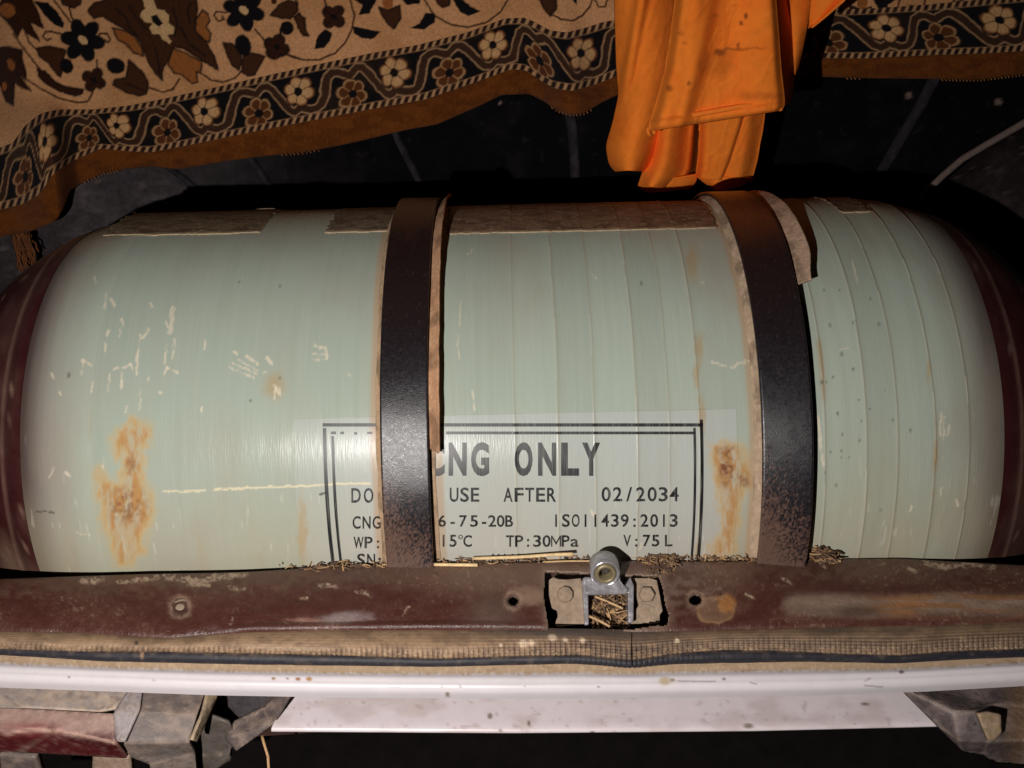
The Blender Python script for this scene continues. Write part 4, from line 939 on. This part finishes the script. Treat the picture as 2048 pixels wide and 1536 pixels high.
Z6 = lambda *p: s2l(p, 2.9257, 540, 0)
CREAM, TAN, BRN, DBRN, BLK = lin(226, 166, 116), lin(164, 98, 48), lin(74, 42, 24), lin(60, 32, 20), lin(22, 19, 21)
PALE = lin(226, 182, 128)
FIELD = [  # (outline, fill, outlined)
    (Z5((600, 75), (640, 20), (720, 0), (760, -60), (1330, -60), (1350, 60), (1330, 170), (1400, 270), (1470, 400), (1490, 480), (1440, 450), (1330, 380), (1250, 330), (1190, 320), (1170, 380), (1110, 470), (1110, 550), (1060, 500), (1010, 420), (960, 290), (930, 250), (850, 200), (760, 150), (700, 110), (640, 125)), BRN, 1),
    (Z5((770, 190), (850, 210), (920, 250), (970, 330), (980, 385), (910, 360), (860, 300), (800, 270)), TAN, 1),
    (Z5((1340, 130), (1380, 70), (1420, 90), (1430, 140), (1410, 180), (1440, 230), (1430, 290), (1390, 270), (1335, 210)), TAN, 1),
    (Z5((1180, 330), (1260, 360), (1380, 420), (1370, 500), (1340, 490), (1350, 560), (1310, 570), (1240, 510), (1190, 500), (1145, 440)), TAN, 1),
    (Z5((960, -60), (1040, -20), (1070, 60), (1120, 70), (1155, 110), (1150, 150), (1190, 190), (1185, 230), (1140, 240), (1170, 280), (1160, 300), (1110, 270), (1090, 235), (1040, 230), (1020, 190), (1040, 160), (990, 150), (955, 110), (965, 80), (990, 60)), PALE, 0),
    (Z5((1030, 110), (1070, 100), (1115, 160), (1085, 180), (1040, 150)), BLK, 0),
    (Z5((230, 5), (330, 20), (400, 90), (440, 160), (430, 190), (370, 170), (310, 110)), BLK, 0),
    (Z5((250, 330), (330, 315), (450, 340), (430, 420), (415, 525), (390, 510), (330, 430), (270, 390)), BRN, 1),
    (Z5((880, 405), (980, 500), (1015, 570), (1000, 640), (950, 655), (860, 630), (770, 580), (780, 545), (860, 530)), BRN, 1),
    (Z5((255, 470), (310, 490), (380, 560), (440, 590), (570, 610), (560, 640), (510, 655), (400, 620), (310, 570), (265, 520)), DBRN, 1),
    (Z5((1520, 290), (1590, 300), (1640, 350), (1650, 430), (1630, 480), (1580, 440), (1550, 370)), BRN, 1),
    (Z5((1660, 380), (1720, 360), (1810, 385), (1770, 450), (1740, 510), (1690, 520), (1650, 490)), BRN, 1),
    (Z5((50, -40), (200, -40), (260, 90), (295, 190), (250, 170), (200, 150), (270, 280), (190, 230), (150, 190), (120, 250), (50, 150), (0, 100), (0, 20)), DBRN, 1),
    (Z5((-60, 330), (60, 320), (150, 340), (150, 400), (180, 500), (170, 540), (120, 500), (210, 620), (150, 600), (100, 560), (90, 720), (40, 690), (0, 580), (-60, 560)), DBRN, 1),
    (Z5((400, -40), (560, -40), (550, 30), (500, 55), (430, 30)), BRN, 1),
    (Z6((0, 90), (50, 30), (110, 0), (160, 20), (165, 60), (120, 110), (60, 105)), BRN, 1),
    (Z6((140, 100), (170, 75), (205, 110), (210, 180), (230, 210), (195, 210), (165, 165)), BRN, 1),
    (Z6((260, 290), (275, 215), (320, 170), (365, 190), (350, 240), (320, 280)), BLK, 0),
    (Z6((485, 150), (540, 165), (650, 185), (600, 230), (540, 225), (490, 195)), BLK, 0),
    (Z6((450, -30), (640, -30), (600, 40), (580, 80), (520, 85), (540, 30)), BLK, 0), (Z6((740, -40), (880, -40), (880, 20), (800, 30)), BLK, 0),
    (Z6((635, 40), (690, 60), (760, 30), (765, 110), (725, 170), (690, 140), (650, 80)), BRN, 1),
    (Z6((820, 165), (870, 140), (910, 75), (970, 80), (965, 130), (900, 175)), BLK, 0),
    (Z6((1060, -20), (1120, -10), (1180, 40), (1235, 65), (1160, 95), (1110, 70)), BLK, 0),
    (Z6((960, -40), (1060, -40), (1050, 30), (1010, 45), (980, 20)), BRN, 1),
    (Z6((1560, -40), (1680, -40), (1675, 50), (1640, 95), (1600, 50)), BRN, 1), (Z6((1760, -10), (1800, -10), (1795, 30)), BLK, 0)]
ELL = [(Z5((455, 450))[0], 13, 16, -.6, BLK), (Z5((790, 450))[0], 19, 16, .3, BLK), (Z5((1660, 310))[0], 16, 22, -.3, BLK), (Z6((100, 165))[0], 14, 14, 0, BLK), (Z5((75, 440))[0], 7, 12, -.4, TAN), (Z5((50, 70))[0], 16, 14, .3, TAN), (Z5((30, 590))[0], 5, 9, 0, TAN), (Z6((688, 12))[0], 11, 15, 0, TAN), (Z5((1870, 10))[0], 6, 6, 0, BRN)]
FLW = [(Z5((565, 275))[0], 44, 6, BLK, PALE, -.9), (Z5((1665, 70))[0], 42, 6, BLK, PALE, .3), (Z5((640, 545))[0], 25, 4, DBRN, BLK, .5), (Z5((1880, 320))[0], 25, 4, DBRN, BLK, .6), (Z6((372, 98))[0], 26, 4, DBRN, BLK, .7), (Z6((40, 275))[0], 26, 4, DBRN, BLK, .3)]
VINE = [Z5((90, 230), (190, 370), (270, 470)), Z5((170, 535), (270, 600), (400, 670), (530, 702), (600, 690), (630, 640), (635, 600)), Z5((660, 410), (662, 480)), Z5((1020, 600), (1110, 630), (1180, 610), (1225, 540)), Z5((1370, 500), (1450, 550), (1530, 560), (1610, 530), (1650, 480)), Z5((370, 0), (420, 70), (480, 150)), Z5((470, 50), (490, 120), (520, 160)),
        Z5((440, 240), (380, 220), (310, 215), (290, 250), (320, 275), (350, 262)), Z5((670, 260), (680, 230), (730, 230), (755, 270), (735, 290), (712, 270)), Z5((1545, 85), (1480, 80), (1460, 105), (1490, 145), (1530, 130), (1515, 108)), Z5((1740, 200), (1800, 270)), Z5((1920, 190), (1915, 250)), Z5((1960, 375), (2050, 405)), Z5((170, 220), (200, 290), (250, 340)),
        Z6((470, 0), (495, 90), (480, 170), (440, 250), (380, 310), (290, 350), (190, 350), (105, 320)), Z6((905, 0), (960, 90), (1060, 145), (1160, 160), (1270, 130), (1350, 70), (1390, 0)), Z6((320, 0), (330, 40)), Z6((60, 170), (62, 220)), Z6((150, 0), (160, 20)), Z6((1640, 80), (1700, 110), (1770, 122), (1830, 90), (1870, 40), (1885, 0)), Z6((1900, 0), (1925, 40), (1960, 40), (1975, 0))]
def paint_field(px, py):
    py = np.where(py < -6, -12 - py, py); px = np.where(px > 1250, 2500 - px, px)
    c = np.broadcast_to(CREAM, px.shape + (3,)).copy()
    c = mixc(c, lin(188, 128, 76), sm(.4, .75, fbm(px / 130, py / 90, 661)) * .5)
    w = 3.0 * (fbm(px / 5, py / 5, 663) - .5); px = px + w; py = py + 3.0 * (fbm(px / 5, py / 5, 664) - .5)
    for v in VINE: c = mixc(c, DBRN, stroke(px, py, v, 3.4, 1.6) * .9)
    for pts, fc_, ol in FIELD:
        d = sdf(px, py, pts, 24)
        c = mixc(c, fc_, 1 - sm(-1.2, 1.2, d))
        if ol: c = mixc(c, BLK, np.exp(-(d / 2.0) ** 2) * .95)
    # inner veins of the big palmette
    for v in (Z5((790, 60), (860, 120), (880, 180), (940, 250)), Z5((880, 40), (930, 120), (1000, 200)), Z5((1180, 60), (1210, 150), (1190, 250)), Z5((1230, 180), (1290, 300), (1400, 380)), Z5((1060, 330), (1080, 420), (1090, 500)), Z5((860, 570), (940, 600), (985, 625)), Z5((1300, 20), (1280, 90), (1300, 160))):
        c = mixc(c, BLK, stroke(px, py, v, 3.2, 2) * .7)
    for (p, rx, ry, ro, fc_) in ELL: c = mixc(c, fc_, blob(px, py, p[0], p[1], rx, ry, ro, .12))
    for (p, r, k, fc_, cc_, ro) in FLW:
        dx, dy = px - p[0], py - p[1]; rr_ = np.hypot(dx, dy); an = np.arctan2(dy, dx) - ro
        edge_ = r * (.62 + .38 * np.abs(np.cos(an * k / 2)))
        c = mixc(c, fc_, 1 - sm(-1.5, 1.5, rr_ - edge_)); c = mixc(c, BLK, np.exp(-((rr_ - edge_) / 2.2) ** 2) * .8)
        if k == 4: c = mixc(c, BLK, np.exp(-(np.sin(an * 2 + math.pi / 2 + math.pi / 2) * rr_ / 3.0) ** 2) * (rr_ < edge_) * .6)
        c = mixc(c, cc_, 1 - sm(-.12, .12, np.hypot(dx * math.cos(.7) + dy * math.sin(.7), (-dx * math.sin(.7) + dy * math.cos(.7)) * 1.5) / (r * .26) - 1))
    return c
VPH = np.array([(0, .22), (.05, .17), (.10, .13), (.16, .14), (.20, .20), (.235, .38), (.265, .6), (.30, .78), (.35, .85), (.41, .84), (.465, .76), (.5, .73), (.535, .79), (.59, .87), (.65, .84), (.71, .7), (.77, .52), (.83, .33), (.88, .2), (.93, .13), (.965, .17), (1, .22)])
def paint_border(xm, t):
    """xm: place along the border, t: 0 at the hem side, 1 at the field side"""
    mot = np.array(MOT, float); idx = np.arange(len(mot)) / 2.0 - 0.5    # odd entries cream at whole numbers
    ph = np.interp(xm, mot, idx); per = np.gradient(np.interp(sx, mot, idx), sx); per = np.clip(1 / np.maximum(per, 1e-4), 90, 260)[:, None]
    per = np.broadcast_to(per, xm.shape)
    Wd = 105.0
    c = np.broadcast_to(BLK * .9, xm.shape + (3,)).copy()
    jt = 5 * (fbm(xm / 40, t * 3, 672) - .5); ph = ph + (7 * (fbm(xm / 55, t * 2.5, 673) - .5) + 4 * (fbm(xm / 9, t * 9, 674) - .5)) / 190
    fr = ph - np.floor(ph)
    X_ = fr * 190.0; Y_ = t * Wd + jt + 4 * (fbm(xm / 9, t * 9, 675) - .5)
    d = np.full(xm.shape, 99.0)
    for sh in (-190, 0, 190):
        d = np.minimum(d, seg_d(X_, Y_, [(a_ * 190 + sh, b_ * 86 + 10) for a_, b_ in VPH]))
    c = mixc(c, lin(66, 42, 30), 1 - sm(5.5, 7.0, d)); c = mixc(c, lin(200, 154, 112), np.exp(-((d - 8.0) / 1.6) ** 2) * .8)
    for (f0, tc, r, fill, rim, cen) in ((0.0, .585, 29, lin(216, 166, 114), lin(140, 88, 52), BLK), (0.5, .335, 29, lin(96, 54, 27), lin(196, 146, 100), BLK)):
        dx = (fr - f0 + .5) % 1 - .5; dx = dx * 190; dy = Y_ - tc * Wd
        r_ = np.hypot(dx, dy); an = np.arctan2(dy, dx) + .35
        ed = r * (.70 + .30 * np.abs(np.cos(an * 3)) ** .7)
        ins = 1 - sm(-1.5, 1.0, r_ - ed)
        gap = np.exp(-(np.cos(an * 3) * r_ / 3.2) ** 2)
        c = mixc(c, BLK, (1 - sm(0, 3, r_ - ed - 3)))
        c = mixc(c, fill, ins); c = mixc(c, BLK if f0 == 0 else rim, gap * ins * .8)
        c = mixc(c, rim, np.exp(-((r_ - ed) / 2.2) ** 2) * .9)
        c = mixc(c, cen, 1 - sm(-1, 1.5, r_ - r * .27))
    for t0, sl in ((0.055, 1), (.95, 1)):
        dd = (t - t0) * Wd
        inr = 1 - sm(5.5, 7, np.abs(dd))
        tw = (xm - dd * .55 * sl) / 15.5
        stp_ = sm(.22, .36, np.abs((tw % 1) - .5))
        c = mixc(c, BLK, inr); c = mixc(c, lin(196, 150, 108), inr * stp_ * .95); c = mixc(c, lin(96, 54, 32), inr * (1 - stp_) * .5 * (fbm(xm / 5, t * 20, 671)))
        c = mixc(c, lin(190, 140, 98), np.exp(-((np.abs(dd) - 6.6) / 1.1) ** 2) * .5)
    return c
for gx, gy, kind, tv in segs:
    P = on_plane(gx, gy, SP, SN)
    dd = cfold(gx, gy)
    if kind == 'hem': dd = dd - .004 * (1 - tv[None, :]) ** 3
    # push towards the viewer and stay on the same line of sight spot of the surface normal
    Pn = on_plane(gx, gy, SP + SN * .012, SN)
    P = Pn.copy(); r_ = ray(gx, gy); k = (dd - .012) / (r_ @ SN); P = P + r_ * k[..., None]
    if kind == 'field': c = paint_field(gx, gy)
    elif kind == 'border':
        c = paint_border(np.repeat(sx[:, None], len(tv), 1), np.repeat(tv[None, :], n, 0))
        c = mixc(c, lin(112, 78, 52), sm(.5, .8, fbm(gx / 60, gy / 50, 677)) * .10)
    else:
        c = np.broadcast_to(lin(116, 62, 20), P.shape).copy(); nz = fbm(gx / 30, gy / 12, 681)
        c = mixc(c, lin(84, 42, 14), sm(.4, .7, nz) * .6); c = mixc(c, lin(140, 82, 34), sm(.6, .8, fbm(gx / 3, gy / 9, 683)) * .4)
    grid({'hem': 'hem_band', 'border': 'flower_border', 'field': 'floral_field'}[kind], P, M['carpet'], carpet, col=c, thick=.005)
# overlock stitches along the hem, tassel at the left corner
parts = []
for x in np.concatenate([np.arange(165, 235, 6.5), np.arange(560, 640, 8), np.arange(1100, 1180, 7), np.arange(1690, 1720, 8), np.arange(1880, 2048, 7)]):
    y = float(scurve(HEM, np.array([x]), 6)[0]); d_ = float(cfold(np.array([x]), np.array([y]))[0]) + .0005
    j_ = random.uniform(-2, 2); q = on_plane(np.array([x + 4. + j_, x + 5.5]), np.array([y - 1. + j_, y + 3.]), SP + SN * d_, SN)
    parts.append(tube_mesh(q, .0007, 4))
V, f = join(parts); o = mesh_obj('hem_stitching', V, f, mat('stitch_thread', lin(150, 96, 48), rough=.8), carpet); o['kind'] = 'stuff'
parts = []
for i in range(46):
    x0 = 24 + random.random() * 34; y0 = 455 + random.random() * 12; x1 = x0 + 4 + random.random() * 22; y1 = 500 + random.random() * 44
    q = on_plane(np.linspace(x0, x1, 6) + np.array([0, random.uniform(-3, 3), random.uniform(-4, 4), random.uniform(-4, 4), random.uniform(-4, 4), 0]), np.linspace(y0, y1, 6), SP + SN * (.045 + random.random() * .01), SN)
    parts.append(tube_mesh(q, .0011, 4))
V, f = join(parts); o = mesh_obj('tassel', V, f, mat('tassel_thread', lin(110, 62, 26), rough=.9, vary=.4), carpet)

# ------------------------------------------------------------------ orange cloth hanging in front of the carpet
cloth = thing('orange_cloth', 'stained orange cloth hanging in folds over the carpet', 'cloth', on_y(np.array([1400.]), np.array([380.]), np.array([.41]))[0])
def rs(pts, n):
    p = np.array(pts, float); d = np.concatenate([[0], np.cumsum(np.hypot(*np.diff(p, axis=0).T))]); t = np.linspace(0, d[-1], n)
    x = np.interp(t, d, p[:, 0]); y = np.interp(t, d, p[:, 1])
    k = np.ones(5) / 5
    xs = np.convolve(np.pad(x, 2, 'edge'), k, 'valid'); ys = np.convolve(np.pad(y, 2, 'edge'), k, 'valid')
    return xs, ys
def sheet(name, left, right, depth, n=70, m=110, dirt=None, y0=.41, label=None):
    xl, yl = rs(left, m); xr, yr = rs(right, m)
    u = np.linspace(0, 1, n)[:, None]; v = np.linspace(0, 1, m)[None, :]
    px = xl[None] + (xr - xl)[None] * u; py = yl[None] + (yr - yl)[None] * u
    dep = depth(u + 0 * v, v + 0 * u, px, py) + .0012 * (fbm(px / 40, py / 70, 701, 3) - .5) * 2 + .0005 * np.exp(-((fbm(px / 34 + py / 90, py / 70, 707) - .5) / .05) ** 2)
    P = on_y(px, py, y0 - dep)
    c = np.broadcast_to(lin(254, 134, 44), P.shape).copy()
    nz = fbm(px / 50, py / 50, 703); c = mixc(c, lin(242, 120, 36), sm(.45, .75, nz) * .5)
    c = mixc(c, lin(190, 96, 28), sm(.66, .8, fbm(px / 16, py / 12, 705)) * .2)
    if dirt: c = dirt(px, py, c)
    return grid(name, P, M['cloth'], cloth, col=c, thick=.0016)
def pill(u, p=2.2): return (1 - np.abs(2 * u - 1) ** p)
def dirtB(px, py, c):
    n_ = fbm(px / 9, py / 6, 711)
    for (x, y, rx, ry, a) in ((1494, 31, 4, 6, .9), (1484, 45, 4, 5, .9), (1479, 89, 3, 6, .6), (1378, 166, 3, 5, .8), (1342, 176, 5, 7, .6), (1440, 104, 12, 7, .7), (1470, 97, 30, 2.5, .6), (1510, 95, 24, 2, .4), (1365, 65, 6, 5, .4), (1520, 190, 50, 8, .3), (1430, 128, 40, 26, .28), (1470, 10, 12, 4, .25), (1428, 30, 6, 5, .3), (1370, 85, 6, 4, .35)):
        c = mixc(c, lin(70, 44, 24), blob(px + 8 * (n_ - .5), py + 6 * (n_ - .5), x, y, rx, ry, 0, .6) * a * (.5 + .7 * n_))
    return c
# top end of the cloth, lying against the carpet well above the frame, is continuous with every fold
sheet('side_fold', [(1228, -160), (1232, 0), (1233, 60), (1235, 130), (1240, 190), (1228, 245), (1214, 292), (1220, 328), (1234, 343)],
      [(1352, -160), (1352, 0), (1352, 60), (1350, 140), (1335, 200), (1322, 255), (1312, 300), (1295, 335), (1284, 341)],
      lambda u, v, x, y: .022 * pill(u, 2.0) + .006 * sm(0, .05, (x - 1285 + (y) * .24) / 400) * (1 - sm(.05, .12, (x - 1285 + y * .24) / 400)) * 0 + .007 * np.exp(-((x - (1283 - y * .18)) / 9) ** 2) * (1 - sm(150, 230, y)) + .010 * sm(200, 330, y) * pill(u, 2))
sheet('front_flap', [(1362, -160), (1352, 0), (1342, 70), (1330, 140), (1312, 205), (1299, 246), (1297, 262)],
      [(1548, -160), (1550, 0), (1556, 70), (1561, 140), (1567, 190), (1568, 210), (1561, 219)],
      lambda u, v, x, y: .060 + .016 * sm(0, .10, u) - .010 * sm(.93, 1, u) + .008 * np.exp(-((u - .22) / .10) ** 2) - .007 * np.exp(-((u - .6) / .2) ** 2) + .004 * np.exp(-((u - .42 + .2 * v) / .06) ** 2) + .004 * np.exp(-((v - .975) / .02) ** 2) + .003 * np.sin(u * 7 + v * 3), n=110, m=140, dirt=dirtB)
# rolled hem of the flap
hx_ = np.linspace(0, 1, 60)
hp = np.array([(1306, 266), (1299, 270), (1296, 259), (1308, 249), (1350, 238), (1420, 225), (1480, 214), (1520, 211), (1561, 218)], float)
hp = np.stack([np.interp(hx_, np.linspace(0, 1, len(hp)), hp[:, 0]), np.interp(hx_, np.linspace(0, 1, len(hp)), hp[:, 1])], 1)
V, f = tube_mesh(on_y(hp[:, 0], hp[:, 1] - 1, .41 - .060 - .0165 * sm(0, .10, (hp[:, 0] - 1297) / 264) - .004 * np.exp(-(((hp[:, 0] - 1297) / 264 - .22) / .1) ** 2) + .008 * sm(.93, 1, (hp[:, 0] - 1297) / 264)), .0020, 10)
mesh_obj('rolled_hem', V, f, M['cloth'], cloth, col=np.broadcast_to(lin(252, 134, 46), V.shape))
# shaded return of the flap on its right side
sheet('flap_return', [(1546, -160), (1549, 0), (1555, 70), (1560, 140), (1566, 190), (1566, 212)], [(1566, -160), (1572, 0), (1584, 70), (1588, 140), (1582, 190), (1574, 210)],
      lambda u, v, x, y: .064 - .056 * u, n=24)
sheet('back_fold', [(1552, -160), (1556, 0), (1562, 40), (1570, 90), (1580, 140), (1586, 150)], [(1628, -160), (1622, 0), (1612, 50), (1602, 100), (1592, 140), (1588, 150)],
      lambda u, v, x, y: .006 + .008 * pill(u) + .004 * np.exp(-((u - .3) / .08) ** 2) * (1 - sm(.3, .7, v)), n=50)
sheet('back_corner', [(1626, -160), (1624, 0), (1621, 50), (1620, 58)], [(1760, -160), (1694, 0), (1640, 45), (1623, 58)],
      lambda u, v, x, y: .012 + .014 * u - .006 * np.exp(-((x - 1676 + (y) * .9) / 8) ** 2), n=40, m=60)
sheet('under_fold', [(1312, 215), (1306, 262), (1298, 310), (1285, 350), (1278, 371)], [(1402, 215), (1396, 300), (1392, 340), (1380, 362), (1352, 378)],
      lambda u, v, x, y: .012 * pill(np.clip(u, 0, .5), 2.0) + .012 * np.exp(-((u - .32) / .2) ** 2) - .012 * sm(.5, .8, u) - .03 * sm(.78, 1., u) + .004 * v, n=60, m=90, y0=.415)
sheet('under_fold', [(1400, 205), (1398, 300), (1394, 340), (1392, 355)], [(1532, 205), (1525, 260), (1514, 320), (1501, 366)],
      lambda u, v, x, y: .016 * sm(0, .18, u) - .014 * sm(.72, 1, u) - .006 * sm(.55, .62, u + .25 * v - .1) + .003 * np.exp(-((u - .1) / .05) ** 2), n=70, m=90, y0=.415)
# scalloped lower ends
sheet('under_hem', [(1276, 366), (1282, 376), (1300, 384)], [(1392, 345), (1392, 362), (1376, 376)], lambda u, v, x, y: .010 * pill(u, 2) - .004 * v, n=50, m=14, y0=.412)
sheet('under_hem', [(1393, 350), (1410, 364), (1437, 380)], [(1503, 352), (1490, 367), (1440, 380)], lambda u, v, x, y: .011 * pill(u, 2), n=50, m=14, y0=.414)

# ------------------------------------------------------------------ straw and chaff
def bit(p0, p1, r, sag=0.0, k=4, segs=4):
    t = np.linspace(0, 1, segs + 1)[:, None]
    q = p0 + (p1 - p0) * t; off = RNG.normal(size=3); q = q + off * sag * np.sin(t * math.pi)
    return tube_mesh(q, r, k)
def litter(name, n_, centre, spread, ln, rmin, rmax, seed, parent=None):
    parts = []; cols_ = []
    pal = [lin(190, 154, 108), lin(150, 116, 80), lin(110, 82, 56), lin(96, 72, 54), lin(130, 100, 76), lin(80, 60, 46)]
    for i in range(n_):
        c_ = centre(); d = RNG.normal(size=3) * spread; d /= np.linalg.norm(d) + 1e-9
        L = ln * RNG.uniform(.3, 1.2); v, f = bit(c_ - d * L / 2, c_ + d * L / 2, RNG.uniform(rmin, rmax), sag=L * .18)
        parts.append((v, f)); cols_.append(np.broadcast_to(pal[RNG.integers(len(pal))], v.shape))
    V, f = join(parts)
    o = mesh_obj(name, V, f, M['straw'], parent, col=np.concatenate(cols_), smooth=False); o['kind'] = 'stuff'; return o
DENS = [(640, 1139, 60, 9), (690, 1134, 34, 10), (760, 1134, 60, 5), (930, 1126, 80, 6), (1060, 1121, 80, 9), (925, 1112, 14, 10), (1320, 1120, 46, 13), (1370, 1116, 30, 8), (1430, 1119, 50, 5), (1530, 1120, 70, 5), (1600, 1114, 40, 7), (1640, 1110, 20, 9), (1150, 1118, 30, 6)]
def edge_spot():
    if RNG.random() < .3:
        px_ = np.array([RNG.uniform(620, 1680)]); py_ = scurve(TOP, px_) + RNG.normal(-1, 2)
        return on_z(px_, py_, RNG.uniform(-.004, .001))[0]
    x, y, rx, ry = DENS[RNG.integers(len(DENS))]
    px_ = np.array([RNG.normal(x, rx * .5)]); py_ = np.array([RNG.normal(y - 3, ry * .32)])
    return on_z(px_, py_, RNG.uniform(-.005, .002))[0]
litter('chaff', 1100, edge_spot, np.array([1.0, .3, .15]), .007, .0002, .0006, 1)
def tuft_spot():
    px_ = np.array([RNG.uniform(1290, 1352)]); py_ = np.array([1112 + RNG.uniform(-2, 44) * (1 if RNG.random() < .35 else .35)])
    return on_z(px_, py_, RNG.uniform(.001, .004))[0]
parts = []; cols_ = []
for i in range(620):
    q = (edge_spot() if i % 4 else tuft_spot()) + RNG.normal(size=3) * .0006; r_ = RNG.uniform(.0003, .0011)
    v, f = disc(q, RNG.normal(size=3), r_, r_ * .9, 5); parts.append((v, f)); cols_.append(np.broadcast_to(lin(*[(112, 86, 66), (92, 70, 54), (140, 112, 88), (72, 54, 42)][i % 4]), v.shape))
V, f = join(parts); o = mesh_obj('grit', V, f, M['straw'], None, col=np.concatenate(cols_), smooth=False); o['kind'] = 'stuff'
o = litter('dry_grass_tuft', 200, tuft_spot, np.array([1.0, .6, .3]), .007, .00015, .0005, 2)
def pocket_spot():
    px_ = np.array([RNG.uniform(1184, 1252)]); py_ = np.array([RNG.uniform(1192, 1248)])
    return on_plane(px_, py_, stp + nP * RNG.uniform(-.012, -.002), nP)[0]
litter('dry_grass_wad', 420, pocket_spot, np.array([1.0, .8, .5]), .009, .0003, .0007, 3)
def curl_spot():
    a_ = RNG.uniform(0, 1); px_ = np.array([1625 + a_ * 45 + RNG.normal(0, 2)]); py_ = np.array([1106 + 10 * a_ ** 2 + RNG.normal(0, 3)])
    return on_z(px_, py_, RNG.uniform(.002, .008))[0]
litter('bark_shred', 90, curl_spot, np.array([1.0, .25, .15]), .012, .0003, .0009, 4)
def straw(pts, z, r, label, cc, mt=None):
    p = np.array(pts, float); tt = np.linspace(0, 1, 12)
    x = np.interp(tt, np.linspace(0, 1, len(p)), p[:, 0]); y = np.interp(tt, np.linspace(0, 1, len(p)), p[:, 1])
    V, f = tube_mesh(on_z(x, y, np.linspace(z[0], z[1], 12)), r, 7)
    o = mesh_obj('straw', V, f, M['straw'], None, col=np.broadcast_to(lin(*cc), V.shape)); tag(o, label, 'straw', 'straws lying along the sill')
straw([(866, 1129), (955, 1130)], (.003, .003), .0011, 'thick pale straw lying at the foot of the left strap', (232, 202, 150))
straw([(830, 1132), (880, 1130), (905, 1130)], (.002, .002), .0006, 'thin straw tucked behind the thick pale one below left strap', (214, 184, 136))
straw([(945, 1117), (1040, 1114), (1110, 1109), (1146, 1108)], (.004, .012), .0011, 'long straw leaning along the cylinder foot left of the striker', (226, 196, 146))
straw([(1085, 1124), (1135, 1122), (1180, 1122)], (.003, .003), .0006, 'thin straw pointing at the striker eye from the left', (206, 172, 124))
straw([(1190, 1193), (1220, 1205), (1246, 1217)], (-.004, -.006), .0007, 'upper slanting straw lying on the grass wad in the striker', (196, 160, 116))
straw([(1178, 1232), (1200, 1242), (1220, 1253)], (-.002, -.004), .0008, 'lower slanting straw lying on the grass wad in the striker', (190, 154, 112))
p = np.array([(524, 1472), (529, 1490), (536, 1512), (538, 1545)], float)
V, f = tube_mesh(at_d(p[:, 0], p[:, 1], np.full(4, D0 - .004)), .0009, 7)
o = mesh_obj('straw', V, f, M['straw'], None, col=np.broadcast_to(lin(190, 150, 108), V.shape)); tag(o, 'bent straw hanging below the white lower panel beside the tail lamp', 'straw', 'straws lying along the sill')
